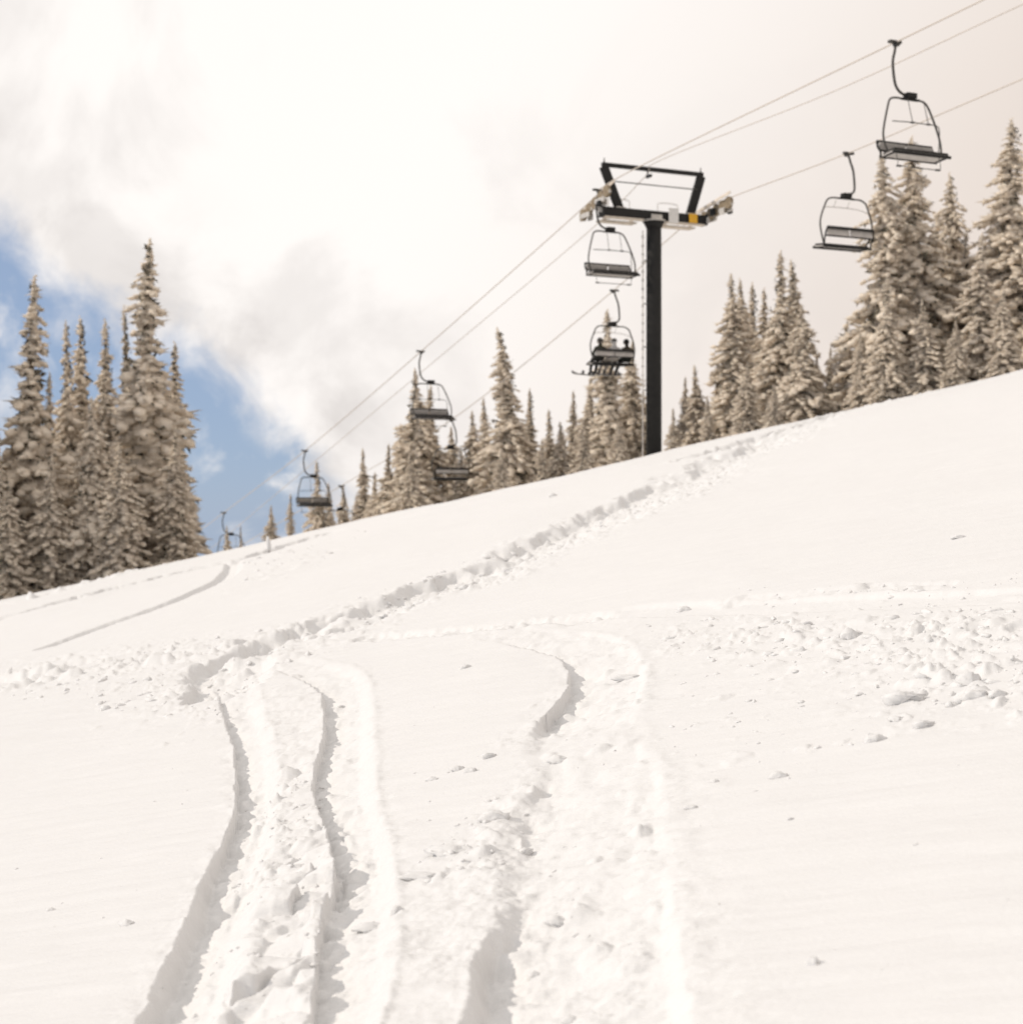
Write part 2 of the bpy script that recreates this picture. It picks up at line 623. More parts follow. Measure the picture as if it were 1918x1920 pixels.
def rubble(pxpoly, soft, wob, amp, cells, seed, dens=0.6, base=0.0):
    ii, m = poly_mask(pxpoly, soft, seed, wob)
    x, y = fx[ii], fy[ii]
    h = base + 0.0 * x
    for k, (c, a) in enumerate(cells):
        wx = x + c * 0.35 * fbm(x / (c * 0.5), y / (c * 0.5), 2, seed + 60 + k)
        wy = y + c * 0.35 * fbm(x / (c * 0.5) + 9, y / (c * 0.5), 2, seed + 70 + k)
        patch = np.clip(0.55 + 1.6 * fbm(x / (c * 5), y / (c * 6), 2, seed + 30 + k), 0, 1)
        h = h + a * domes(wx, wy, c, seed + 10 * k, dens) * patch
    dz[ii] += amp * m * h


def band(pxs, hw, depth, lump, seed, cells=((0.45, 0.8), (0.2, 0.8), (0.09, 0.8)), tilt=0.3, dens=0.65, rag=1.0, wsoft=-0.70):
    """a track crossing the slope: pressed trough full of clods; hw and depth in metres"""
    cs = spline([Vector((*gp(*p), 0)) for p in pxs], 5)
    pts = [(c.x, c.y) for c in cs]
    ii = sel(pts, hw * 3)
    x, y = fx[ii], fy[ii]
    d, _ = poly_dist(x, y, pts, [])
    q = d / hw + rag * (0.6 * fbm(x / (hw * 1.4), y / (hw * 2.0), 3, seed) + 0.22 * fbm(x / (hw * 0.3), y / (hw * 0.4), 2, seed + 3))
    inn = sstep(-1.25, wsoft, q) * (1 - sstep(0.7, 1.15, q))
    wide = np.exp(-(q / 1.25) ** 4)
    end = sstep(0, 0.15, np.minimum(np.hypot(x - pts[0][0], y - pts[0][1]), np.hypot(x - pts[-1][0], y - pts[-1][1])) / (hw * 4))
    h = -depth * inn * (1 - tilt * np.clip((q + 1) / 2, 0, 1))
    for k, (c, a) in enumerate(cells):
        h = h + lump * a * wide * domes(x, y, c, seed + 40 + 10 * k, dens)
    dz[ii] += h * end


# two narrow ski trenches on the left and the wide carved one on the right
trench([(410, 455, 1240, .0), (418, 470, 1275, .03), (428, 482, 1320, .07), (440, 497, 1360, .09), (449, 510, 1400, .10), (452, 514, 1445, .11), (450, 518, 1505, .11), (428, 508, 1555, .12, -.85), (402, 500, 1605, .13, -.7),
        (380, 492, 1650, .14, -.55), (361, 484, 1691, .145, -.55), (335, 474, 1744, .15, -.55), (309, 456, 1807, .15, -.55), (288, 440, 1860, .15, -.55), (250, 420, 1925, .15, -.55), (215, 400, 1990, .15)], seed=11)
trench([(505, 560, 1236, .0), (548, 620, 1248, .03), (588, 664, 1264, .06), (612, 684, 1287, .085), (618, 693, 1330, .10), (612, 692, 1370, .11), (601, 692, 1410, .11), (598, 697, 1450, .10), (606, 702, 1500, .10), (622, 716, 1550, .11),
        (632, 730, 1600, .11), (632, 736, 1650, .11), (612, 740, 1700, .10), (606, 741, 1760, .10), (600, 728, 1830, .10), (590, 708, 1925, .10), (580, 690, 1990, .10)], seed=23, rwall=(0.45, 1.06))
trench([(880, 960, 1180, .0), (960, 1070, 1188, .03), (1030, 1165, 1205, .05), (1060, 1208, 1238, .09), (1057, 1216, 1285, .12), (1020, 1210, 1322, .12), (980, 1205, 1365, .05, -.6), (985, 1212, 1405, .02, -.5), (1000, 1228, 1450, .06, -.75), (945, 1250, 1495, .09, -.55),
        (920, 1262, 1550, .085, -.45), (930, 1272, 1620, .07, -.35), (930, 1276, 1690, .10, -.7), (897, 1278, 1745, .15, -.85), (880, 1284, 1805, .165, -.78), (856, 1296, 1865, .165, -.78), (830, 1306, 1925, .165, -.78), (800, 1315, 1990, .165)],
       seed=37, tilt=0.80, rwall=(0.84, 1.02), wall=(-1.01, -0.96))

ii, m = poly_mask([(430, 1290), (660, 1270), (720, 1500), (760, 1640), (980, 1440), (1040, 1440), (1050, 1600), (1080, 1990), (220, 1990), (330, 1760), (440, 1560)], 0.15, 401, 0.08)
x_, y_ = fx[ii], fy[ii]
pt = np.clip(0.5 + 1.5 * fbm(x_ / .7, y_ / .9, 3, 405), 0, 1)
dz[ii] += m * pt * (0.030 * fbm(x_ / .22, y_ / .16, 5, 407, 0.58) + 0.012 * fbm(x_ / .05, y_ / .035, 3, 409, 0.6))

# broken crust and clods between the two left trenches
rubble([(462, 1475), (560, 1430), (612, 1425), (640, 1510), (600, 1600), (520, 1640), (430, 1690), (440, 1580)], 0.10, 0.06, 1.35, [(0.17, 0.9), (0.085, 1.0), (0.04, 0.8)], 101, 0.8)
ii, m = poly_mask([(520, 1600), (640, 1520), (655, 1620), (610, 1720), (600, 1840), (560, 1990), (400, 1990), (440, 1800), (470, 1700)], 0.08, 131, 0.05)
dz[ii] += m * (0.065 * slabs(fx[ii] + .05 * fbm(fx[ii] / .1, fy[ii] / .1, 2, 4), fy[ii] * 0.8, 0.22, 133) + 0.6 * domes(fx[ii], fy[ii], 0.09, 140, 0.25))
rubble([(380, 1800), (640, 1720), (660, 1800), (600, 1990), (240, 1990)], 0.15, 0.08, 0.8, [(0.12, 0.6), (0.05, 0.7)], 151, 0.4)
# thrown chunks left of the wide track
rubble([(1000, 1450), (1010, 1490), (960, 1560), (930, 1640), (820, 1660), (760, 1640), (840, 1560), (910, 1500)], 0.10, 0.06, 1.0, [(0.20, 0.75), (0.11, 1.0), (0.055, 1.0)], 171, 0.7)
rubble([(960, 1340), (1060, 1300), (1040, 1350), (1000, 1400), (950, 1400)], 0.10, 0.06, 1.0, [(0.16, 0.8), (0.08, 0.8)], 181, 0.7)
rubble([(640, 1690), (760, 1650), (770, 1720), (660, 1760)], 0.10, 0.06, 1.0, [(0.20, 0.8), (0.08, 0.7)], 191, 0.5)
rubble([(920, 1680), (1040, 1660), (1010, 1990), (980, 1990)], 0.10, 0.06, 0.9, [(0.14, 0.8), (0.06, 0.8)], 197, 0.35)
rubble([(1000, 1650), (1290, 1600), (1300, 1990), (1000, 1990)], 0.25, 0.10, 0.28, [(0.30, 0.6), (0.12, 0.6), (0.05, 0.6)], 203, 0.3)
rubble([(640, 1780), (900, 1700), (860, 1990), (560, 1990)], 0.2, 0.10, 0.55, [(0.16, 0.6), (0.06, 0.7)], 209, 0.45)
# churned band sweeping in from the left
rubble([(-40, 1240), (120, 1225), (260, 1205), (400, 1185), (520, 1165), (690, 1150), (700, 1175), (600, 1215), (560, 1235), (470, 1265), (445, 1340), (340, 1345), (200, 1300), (60, 1290), (-40, 1310)],
       0.5, 0.25, 1.0, [(0.34, 0.75), (0.16, 1.1), (0.075, 1.2)], 221, 0.75)
band([(-30, 1275), (60, 1258), (130, 1243)], 0.30, 0.14, 0.6, 231)
band([(200, 1238), (270, 1222), (330, 1212)], 0.18, 0.08, 0.6, 232)
band([(700, 1155), (620, 1180), (540, 1195), (480, 1212), (440, 1240), (425, 1290)], 0.34, 0.13, 0.8, 241)
# the deeper trough climbing across to the crest
band([(640, 1158), (700, 1138), (760, 1116), (850, 1082), (950, 1044), (1050, 1003), (1150, 958), (1250, 912), (1340, 868), (1420, 834), (1480, 810)], 0.85, 0.17, 1.0, 251, ((0.30, 0.6), (0.17, 1.1), (0.09, 1.1)), 0.0, 0.8, 1.5, 0.3)
# groove and debris running off to the right
band([(690, 1188), (850, 1176), (1000, 1160), (1120, 1146)], 0.14, 0.05, 0.7, 261)
band([(1110, 1150), (1180, 1138), (1300, 1134), (1500, 1128), (1700, 1122), (1960, 1112)], 0.20, 0.035, 0.15, 271, rag=0.35)
band([(1380, 1118), (1500, 1108), (1620, 1098), (1760, 1094)], 0.10, 0.02, 0.45, 281)
rubble([(1110, 1160), (1250, 1158), (1450, 1160), (1700, 1160), (1960, 1150), (1960, 1330), (1800, 1335), (1640, 1300), (1480, 1250), (1330, 1215), (1240, 1225), (1200, 1180)],
       0.45, 0.25, 1.0, [(0.30, 0.65), (0.14, 0.95), (0.065, 1.2)], 291, 0.8)
rubble([(1210, 1230), (1400, 1210), (1700, 1330), (1640, 1420), (1400, 1480), (1240, 1420)], 0.4, 0.25, 0.6, [(0.20, 0.7), (0.08, 0.8)], 301, 0.13)
rubble([(1420, 1120), (1960, 1085), (1960, 1120), (1500, 1130)], 0.5, 0.2, 0.4, [(0.22, 0.8), (0.10, 0.8)], 307, 0.25)
# older tracks near the skyline on the left and right
band([(440, 1050), (432, 1080), (385, 1108), (290, 1142), (200, 1170), (90, 1206)], 0.16, 0.10, 0.05, 311, rag=0.35)
band([(-30, 1168), (80, 1140), (150, 1120), (260, 1090), (360, 1065), (470, 1040), (600, 1000)], 0.42, 0.24, 0.9, 321)
band([(-30, 1140), (100, 1112), (220, 1080), (330, 1055)], 0.55, 0.10, 1.3, 331, ((0.6, 0.8), (0.3, 0.8)))
rubble([(430, 1080), (520, 1040), (620, 1010), (640, 1040), (560, 1075), (440, 1110)], 0.8, 0.4, 1.0, [(0.5, 0.5), (0.25, 0.6)], 341, 0.35)
band([(1330, 846), (1420, 818), (1500, 795), (1600, 768), (1700, 741), (1800, 716), (1930, 690)], 0.60, 0.20, 1.3, 351, ((0.4, 0.8), (0.2, 0.9)), wsoft=-0.2)
rubble([(100, 1350), (440, 1330), (420, 1420), (200, 1400)], 0.3, 0.2, 0.6, [(0.18, 0.7), (0.08, 0.8)], 361, 0.12)

zz = gbase(fx, fy) + dz
nr, nc = X.shape
verts = np.stack([fx, fy, zz], axis=1)
idx = np.arange(nr * nc).reshape(nr, nc)
q = np.stack([idx[:-1, :-1], idx[:-1, 1:], idx[1:, 1:], idx[1:, :-1]], axis=-1).reshape(-1, 4)
ground = link_mesh('snow_slope', np_mesh('snow_slope', verts, q.ravel(), np.full(len(q), 4), [M['snow']]))
tag(ground, 'bright snow slope rising to the right, cut by ski tracks', kind='structure')

_rows, _u = rows, ucol


def gz(x, y):
    """height of the finished snow surface"""
    i = np.clip(np.searchsorted(_rows, y) - 1, 0, nr - 2)
    ye = math.sqrt(max(y, 2.0) ** 2 + 1.0)
    j = np.clip(np.searchsorted(_u, x / ye) - 1, 0, nc - 2)
    zg = zz.reshape(nr, nc)
    a = (y - _rows[i]) / (_rows[i + 1] - _rows[i])
    b = (x / ye - _u[j]) / (_u[j + 1] - _u[j])
    return float((zg[i, j] * (1 - b) + zg[i, j + 1] * b) * (1 - a) + (zg[i + 1, j] * (1 - b) + zg[i + 1, j + 1] * b) * a)


# ------------------------------------------------------------------ trees
def ico_topology(sub):
    bm = bmesh.new()
    bmesh.ops.create_icosphere(bm, subdivisions=sub, radius=1.0)
    v = np.array([p.co[:] for p in bm.verts]); f = np.array([[q.index for q in p.verts] for p in bm.faces])
    bm.free()
    return v, f


ICO1, ICO1F = ico_topology(2)      # 42 vertices, 80 faces
ICO0, ICO0F = ico_topology(1)      # 12 vertices, 20 faces


def tree_meshes(name, Hn, R, seed, spire=0.25, power=0.85, dens=1.0, lump=1.0, bend=0.0, gap=0.12):
    """a frosted fir of height Hn and base radius R: returns (trunk mesh, crown mesh)"""
    r = np.random.default_rng(seed)
    def axis(z):
        t = z / Hn
        return np.array([bend * Hn * max(0, t - 0.72) ** 1.6 + sway[0] * Hn * math.sin(t * 5), sway[1] * Hn * math.sin(t * 6 + 1), z])
    centres, scales, frames = [], [], []
    needles_v, needles_f = [], []
    limbs = []
    z = Hn * 0.975
    rot0 = r.uniform(0, 6.28)
    side_bias = r.uniform(0, 6.28)
    wf = r.uniform(5, 26, 5); wp = r.uniform(0, 6.28, 5)
    lf = r.uniform(4, 16, 3); lp_ = r.uniform(0, 6.28, 3)
    sway = r.uniform(-.010, .010, 2)
    while z > Hn * 0.02:
        t = 1 - z / Hn
        Rt = R * (t ** power) * (0.52 + 0.48 * sstep(spire * 0.45, spire * 1.5, t)) + 0.009 * Hn * min(1, t * 8)
        Rt *= 1 + 0.13 * sum(math.sin(t * f_ + p_) for f_, p_ in zip(wf, wp)) * min(1, t * 6)
        n = int(max(3, round((3.2 + 5.0 * sstep(0.0, 0.4, t)) * dens)))
        rot0 += 2.4 + r.uniform(-.4, .4)
        for k in range(n):
            if r.random() < gap:
                continue
            az = rot0 + 6.283 * k / n + r.uniform(-.35, .35)
            ln = Rt * r.uniform(0.45, 1.28) * (1 + 0.10 * math.cos(az - side_bias) + 0.16 * math.sin(2 * az + t * lf[0] + lp_[0]) + 0.12 * math.sin(az + t * lf[1] + lp_[1]))
            ln = min(ln, 1.28 * R * (t ** power) + 0.012 * Hn)
            droop = r.uniform(0.35, 0.95)
            base = axis(z + r.uniform(-.010, .010) * Hn)
            ls = lump * Hn * (0.0046 + 0.0060 * sstep(0.0, 0.22, t) + 0.0130 * sstep(0.1, 0.75, t)) * r.uniform(0.75, 1.3)
            ls *= 0.74
            m = max(1, int(ln / (ls * 1.05)))
            limbs.append((base, base + np.array([math.cos(az) * ln * .9, math.sin(az) * ln * .9, -droop * ln * .8]), 0.0016 * Hn))
            for j in range(m):
                s = (j + 0.65 + r.uniform(-.25, .25)) / m
                off = ln * s
                pos = base + np.array([math.cos(az) * off, math.sin(az) * off, -droop * ln * s ** 1.35 + 0.12 * ln * max(0, s - .8)])
                side = r.uniform(-1, 1) * ls * 0.7 * (0.3 + s)
                pos = pos + np.array([-math.sin(az) * side, math.cos(az) * side, 0])
                sc = ls * (1.12 - 0.42 * s) * r.uniform(0.7, 1.25)
                centres.append(pos); scales.append((sc * r.uniform(1.0, 1.55), sc * r.uniform(0.8, 1.15), sc * r.uniform(0.68, 1.0)))
                frames.append((az + r.uniform(-.4, .4), -math.atan(droop * 1.2) + r.uniform(-.35, .25)))
        z -= Hn * r.uniform(0.016, 0.027) * (0.55 + 0.6 * sstep(0, 0.4, t))
    # leader
    for k in range(11):
        zt = Hn * (1.0 - 0.006 * k)
        centres.append(axis(zt) + r.normal(0, 0.0012 * Hn, 3)); s0 = Hn * (0.0018 + 0.00045 * k) * lump
        scales.append((s0, s0, s0 * 1.9)); frames.append((0, 0))
    cn = np.array(centres); sc = np.array(scales); fr = np.array(frames)
    N = len(cn)
    verts, faces, mi = [], [], []
    nv = 0
    big = r.random(N) < 0.35
    for msk, (iv, if_), jit in ((big, (ICO1, ICO1F), .17), (~big, (ICO0, ICO0F), .26)):
        c_, s_, f_ = cn[msk], sc[msk], fr[msk]
        n_ = len(c_)
        V = iv[None] * (1 + r.normal(0, jit, (n_, len(iv), 1))) * s_[:, None, :] * (1.0 if len(iv) > 20 else 1.12)
        ca, sa = np.cos(f_[:, 0])[:, None], np.sin(f_[:, 0])[:, None]
        cp_, sp_ = np.cos(f_[:, 1])[:, None], np.sin(f_[:, 1])[:, None]
        x, y, zc = V[..., 0], V[..., 1], V[..., 2]
        x2, z2 = x * cp_ - zc * sp_, x * sp_ + zc * cp_
        V = np.stack([x2 * ca - y * sa, x2 * sa + y * ca, z2], axis=-1) + c_[:, None, :]
        verts.append(V.reshape(-1, 3))
        faces.append((if_[None] + (nv + np.arange(n_) * len(iv))[:, None, None]).reshape(-1, 3))
        mi.append(np.zeros(n_ * len(if_), dtype=np.int32))
        nv += n_ * len(iv)
    # spiky frosted twigs standing off the clumps (thin three-sided spikes) and dark needles under them
    def spikes(count, frac_len, width, mat, down):
        nonlocal nv
        pick = r.integers(0, N, count)
        c = cn[pick]; s = sc[pick].max(axis=1)
        rad = c.copy(); rad[:, 2] = 0
        rad[:, 0] -= bend * Hn * np.clip(c[:, 2] / Hn - .72, 0, 1) ** 1.6
        rad /= (np.linalg.norm(rad, axis=1, keepdims=True) + 1e-6)
        d = rad * r.uniform(.2, 1.1, (count, 1)) + r.normal(0, .55, (count, 3))
        d[:, 2] += down
        d /= np.linalg.norm(d, axis=1, keepdims=True)
        a = np.cross(d, np.array([0.3, 0.2, 1.0])); a /= np.linalg.norm(a, axis=1, keepdims=True)
        b = np.cross(d, a)
        L = (s * frac_len * r.uniform(.7, 1.4, count))[:, None]
        wd = (s * width)[:, None]
        p0 = c + d * s[:, None] * .3
        tri = np.stack([p0 + a * wd, p0 - a * wd * .5 + b * wd * .87, p0 - a * wd * .5 - b * wd * .87, p0 + d * L], axis=1)
        verts.append(tri.reshape(-1, 3))
        q = np.array([[0, 1, 3], [1, 2, 3], [2, 0, 3]])
        faces.append((q[None] + (nv + np.arange(count) * 4)[:, None, None]).reshape(-1, 3))
        mi.append(np.full(count * 3, mat, dtype=np.int32))
        nv += count * 4
    spikes(N * 3, 1.35, 0.30, 0, -0.15)
    spikes(int(N * 0.6), 1.25, 0.34, 1, -0.9)
    # dark inner needles close to the trunk
    cnt = int(360 * dens)
    tz = r.uniform(0.02, 0.97, cnt); zt = Hn * (1 - tz)
    rr = R * (tz ** power) * r.uniform(.05, .62, cnt); an = r.uniform(0, 6.283, cnt)
    c = np.stack([np.cos(an) * rr + bend * Hn * np.clip(zt / Hn - .72, 0, 1) ** 1.6, np.sin(an) * rr, zt], axis=1)
    s = Hn * (0.010 + 0.03 * tz)
    quad = r.normal(0, 1, (cnt, 3, 3)); quad *= (s / 2.6)[:, None, None]; quad[:, :, 2] *= 1.3
    verts.append((quad + c[:, None, :]).reshape(-1, 3))
    faces.append((np.array([[0, 1, 2]])[None] + (nv + np.arange(cnt) * 3)[:, None, None]).reshape(-1, 3))
    mi.append(np.ones(cnt, dtype=np.int32))
    fv = np.concatenate(verts); ff = np.concatenate(faces)
    crown = np_mesh(name + '_crown', fv, ff.ravel(), np.full(len(ff), 3), [M['rime'], M['needle']], True, np.concatenate(mi))
    # trunk and limbs
    mb = MB()
    prof = [axis(Hn * q) for q in (-0.12, 0.1, 0.3, 0.5, 0.7, 0.85, 0.98)]
    mb.tube([tuple(p) for p in prof], [0.016 * Hn * (1 - q) + 0.0015 * Hn for q in (0, .15, .3, .5, .7, .85, .98)], 8)
    for a, b, rad in limbs[::3]:
        mb.tube([tuple(a), tuple((a + b) / 2 + np.array([0, 0, .05 * np.linalg.norm(b - a)])), tuple(b)], [rad * 1.5, rad, rad * .4], 4)
    me = bpy.data.meshes.new(name + '_trunk')
    bmesh.ops.recalc_face_normals(mb.bm, faces=mb.bm.faces)
    mb.bm.to_mesh(me); mb.bm.free()
    me.materials.append(M['bark'])
    return me, crown


VAR = {}


def variant(key):
    if key not in VAR:
        kind, k = key
        prm = dict(
            spire=dict(R=0.088, spire=0.42, power=0.80, lump=1.0),
            slim=dict(R=0.078, spire=0.30, power=0.85, lump=0.82),
            mid=dict(R=0.125, spire=0.24, power=0.86, lump=0.95),
            wide=dict(R=0.170, spire=0.20, power=0.90, lump=1.05, dens=1.05),
            full=dict(R=0.125, spire=0.14, power=0.62, lump=0.92),
            lean=dict(R=0.120, spire=0.40, power=0.80, lump=0.92, bend=-0.22, gap=0.2),
        )[kind]
        Rr = prm.pop('R')
        VAR[key] = (tree_meshes('frosted_%s_%d' % key, 10.0, Rr * 10.0, 1000 + 37 * k + len(kind) * 101, **prm), Rr)
    return VAR[key]


def tree(px, py, hw, Zd, kind, k, label, group, cat='tree', sink=0.0):
    """top of the tree at photo pixel (px, py), half width hw pixels near its foot, standing Zd metres away"""
    top = at(px, py, Zd)
    g = gz(top.x, Zd) - sink
    Hh = top.z - g
    (tm, cm), Rr = variant((kind, k))
    sz = Hh / 10.0
    sr = {GL: 0.98, GM: 1.28}.get(group, 1.2) * (hw * Zd / F) / (Rr * 10.0)
    sr = min(max(sr, sz * 0.62), sz * 1.6)
    root = empty('frosted_spruce', (top.x, Zd, g), random.uniform(0, 6.28) if kind != 'lean' else 0.0)
    root.scale = (sr, sr, sz)
    tag(root, label, cat, group)
    link_mesh('trunk', tm, root)
    link_mesh('crown', cm, root)
    return root


GL = 'frosted spruces of the left grove'
GM = 'frosted spruces behind the crest in the middle'
GR = 'frosted spruces behind the crest on the right'
GF = 'small far spruces at the skyline'
TREES = [
    # left grove
    (280, 447, 98, 66, 'spire', 0, 'tallest spire-topped spruce of the left grove, nearest the blue sky', GL),
    (62, 518, 88, 64, 'spire', 1, 'tall pale spruce with hooked side tuft, second tallest on the left', GL),
    (128, 602, 62, 72, 'mid', 0, 'dark spruce left of the twin golden top in the left grove', GL),
    (156, 594, 58, 75, 'slim', 0, 'golden sunlit spruce in the middle of the left grove', GL),
    (203, 598, 68, 70, 'mid', 1, 'grey spruce with blunt top left of the thin spire, left grove', GL),
    (238, 572, 40, 74, 'slim', 1, 'very thin spire right beside the tallest left spruce', GL),
    (328, 640, 52, 69, 'slim', 2, 'thin-topped spruce at the right edge of the left grove', GL),
    (94, 698, 44, 73, 'slim', 3, 'short slim spruce between the two pale left spires', GL),
    (-6, 752, 66, 62, 'mid', 2, 'dark spruce cut off by the left edge of the picture', GL),
    (172, 745, 84, 62, 'wide', 0, 'broad grey spruce low in front of the left grove', GL),
    (95, 850, 70, 61, 'wide', 1, 'low bushy spruce in front at the foot of the second tallest left spire', GL),
    (330, 800, 58, 63, 'mid', 3, 'shorter spruce leaning on the right foot of the left grove', GL),
    (225, 830, 74, 60, 'wide', 2, 'lowest bushy spruce in front of the tallest left spire', GL),
    (20, 900, 70, 60, 'wide', 3, 'low snow-heavy spruce in the bottom left corner of the grove', GL),
    # far small ones
    (425, 985, 20, 92, 'mid', 1, 'tiny spruce tip under the leftmost chair at the skyline', GF),
    (452, 982, 9, 95, 'slim', 1, 'tiny thin spruce tip right of the leftmost chair', GF),
    (509, 947, 27, 88, 'wide', 2, 'lone small dark spruce behind the snow-capped sapling', GF),
    (546, 925, 15, 90, 'slim', 0, 'small thin spruce left of the low empty chair', GF),
    (596, 864, 30, 92, 'mid', 0, 'small spruce showing inside the frame of the low empty chair', GF),
    (617, 905, 20, 94, 'slim', 2, 'small spruce against the right side of the low chair frame', GF),
    (644, 908, 26, 96, 'mid', 3, 'small round spruce beside the half-hidden far chair', GF),
    (681, 840, 27, 90, 'slim', 3, 'thin pointed spruce with one long bare side branch', GF),
    (668, 925, 22, 92, 'mid', 1, 'low spruce at the foot of the thin pointed one', GF),
    # middle stand
    (729, 832, 30, 80, 'mid', 0, 'smaller spruce left of the pair behind the third chair', GM),
    (777, 690, 52, 78, 'mid', 1, 'tall spruce behind the third chair, left top of the pair', GM),
    (808, 722, 50, 80, 'mid', 2, 'right top of the spruce pair behind the third chair', GM),
    (846, 800, 40, 84, 'wide', 0, 'bushy spruce behind the lower of two overlapping chairs', GM),
    (886, 770, 40, 80, 'mid', 3, 'dark shaded spruce right of the two overlapping chairs', GM),
    (908, 745, 26, 84, 'slim', 0, 'thin spruce left behind the spruce with the crooked top', GM),
    (950, 614, 68, 76, 'lean', 0, 'tall spruce with crooked top bent to the left', GM),
    (995, 728, 42, 78, 'slim', 1, 'slim spruce right beside the crooked-topped spruce', GM),
    (1030, 768, 34, 82, 'mid', 0, 'short spruce midway between crooked-topped spruce and tower', GM),
    (1052, 790, 34, 76, 'wide', 1, 'low bushy spruce in front, midway to the lift tower', GM),
    (1075, 732, 36, 80, 'slim', 2, 'thin pointed spruce left of the occupied chair', GM),
    (1108, 705, 40, 78, 'mid', 2, 'spruce under the left skier of the occupied chair', GM),
    (1137, 580, 56, 74, 'spire', 2, 'tall thin-topped spruce right behind the occupied chair', GM),
    (1184, 640, 46, 76, 'mid', 3, 'spruce just left of the tower pole', GM),
    (940, 840, 46, 70, 'wide', 2, 'low bushy spruce in front of the crooked-topped spruce', GM),
    (1160, 790, 44, 70, 'wide', 3, 'low bushy spruce in front at the foot of the tower', GM),
    (770, 850, 40, 74, 'wide', 1, 'low bushy spruce in front of the pair behind the third chair', GM),
    # right stand
    (1262, 765, 36, 72, 'mid', 0, 'short spruce just right of the tower pole', GR),
    (1284, 706, 30, 76, 'slim', 3, 'left tip of the small dark spruces right of the tower', GR),
    (1303, 684, 40, 74, 'mid', 1, 'taller tip of the small dark spruces right of the tower', GR),
    (1326, 742, 38, 70, 'mid', 2, 'low spruce filling the gap right of the small dark tips', GR),
    (1371, 513, 60, 72, 'mid', 3, 'left tall spruce of the middle-right clump', GR),
    (1388, 522, 50, 75, 'slim', 0, 'second tip close beside the left tall spruce of the clump', GR),
    (1412, 530, 40, 78, 'slim', 1, 'very thin tip in the middle of the middle-right clump', GR),
    (1432, 540, 42, 76, 'slim', 2, 'lower thin tip left of the tallest of the middle-right clump', GR),
    (1460, 471, 78, 70, 'mid', 0, 'tallest broad spruce of the middle-right clump', GR),
    (1485, 487, 62, 73, 'mid', 2, 'right twin of the tallest spruce in the middle-right clump', GR),
    (1502, 572, 68, 66, 'wide', 0, 'front spruce on the right side of the middle-right clump', GR),
    (1400, 680, 64, 66, 'wide', 2, 'bushy spruce low in front of the middle-right clump', GR),
    (1450, 720, 50, 64, 'wide', 3, 'small bushy spruce at the foot of the middle-right clump', GR),
    (1556, 650, 28, 72, 'slim', 3, 'single thin tip in the gap between the two right clumps', GR),
    (1586, 600, 44, 70, 'mid', 1, 'dark spruce at the left foot of the tall right clump', GR),
    (1655, 286, 74, 66, 'full', 0, 'tall spruce under the left end of the nearest chair', GR),
    (1715, 257, 86, 67, 'full', 1, 'tall broad spruce under the right half of the nearest chair', GR),
    (1783, 325, 60, 70, 'full', 0, 'spruce with narrow tip right of the nearest chair', GR),
    (1808, 432, 40, 68, 'slim', 2, 'thin low tip left of the sunlit front spruce at right', GR),
    (1836, 437, 68, 62, 'mid', 1, 'pale sunlit spruce in front near the right edge', GR),
    (1898, 224, 88, 66, 'full', 1, 'tallest spruce at the right edge of the picture', GR),
    (1660, 520, 66, 61, 'mid', 0, 'pale front spruce below the second chair on the right', GR),
    (1730, 560, 70, 61, 'wide', 1, 'dark-hearted bushy spruce in front of the tall right clump', GR),
    (1880, 540, 70, 60, 'wide', 3, 'low bushy spruce at the right edge above the snow', GR),
    (1612, 620, 44, 62, 'mid', 3, 'low spruce at the front left foot of the tall right clump', GR),
    (1790, 600, 56, 60, 'wide', 2, 'lowest bushy spruce between the right clump and the sunlit one', GR),
    (702, 885, 26, 86, 'mid', 2, 'low spruce between the thin pointed one and the third chair', GM),
    (752, 795, 34, 86, 'mid', 3, 'spruce tip rising left behind the pair at the third chair', GM),
    (864, 842, 30, 78, 'mid', 0, 'low spruce in front of the dark shaded one', GM),
    (978, 800, 40, 84, 'wide', 3, 'bushy spruce filling the gap right of the crooked-topped one', GM),
    (1016, 822, 34, 72, 'mid', 1, 'low front spruce left of the midway bushy one', GM),
    (1094, 785, 36, 72, 'wide', 0, 'low front spruce under the left end of the occupied chair', GM),
    (1206, 735, 34, 80, 'mid', 1, 'spruce half hidden by the tower pole', GM),
    (1346, 690, 40, 76, 'mid', 0, 'spruce at the left foot of the middle-right clump', GR),
    (1530, 665, 42, 74, 'mid', 3, 'spruce at the right foot of the middle-right clump', GR),
    (1752, 400, 56, 72, 'mid', 1, 'spruce top filling the notch right of the tall broad spruce', GR),
    (1690, 420, 60, 72, 'full', 0, 'spruce standing between the two tall ones under the nearest chair', GR),
    (1862, 420, 56, 70, 'full', 1, 'spruce top left of the tallest at the right edge', GR),
    (1960, 380, 80, 64, 'mid', 1, 'spruce mostly outside the right edge of the picture', GR),
]
for t in TREES:
    tree(*t)
# unseen spruces added beyond the left edge to keep sun off the grove
for i, (x, y, h, k) in enumerate([(-25, 56, 18, 0), (-25.5, 60, 19, 1), (-26.5, 64, 20, 2), (-29, 57, 20, 0), (-27.5, 68, 20, 1), (-30, 62, 21, 2), (-28.5, 72, 21, 0), (-31, 67, 22, 1)]):
    (tm, cm), Rr = variant(('mid', k))
    root = empty('frosted_spruce', (x, y, gz(x, y)), i * 1.3)
    root.scale = (h / 10 * 1.15, h / 10 * 1.15, h / 10)
    tag(root, 'unseen frosted spruce added beyond the left edge to shade the left grove', 'tree', 'unseen spruces added to shade the left grove')
    link_mesh('trunk', tm, root)
    link_mesh('crown', cm, root)
# the long bare side branch
br = at(683, 893, 90)

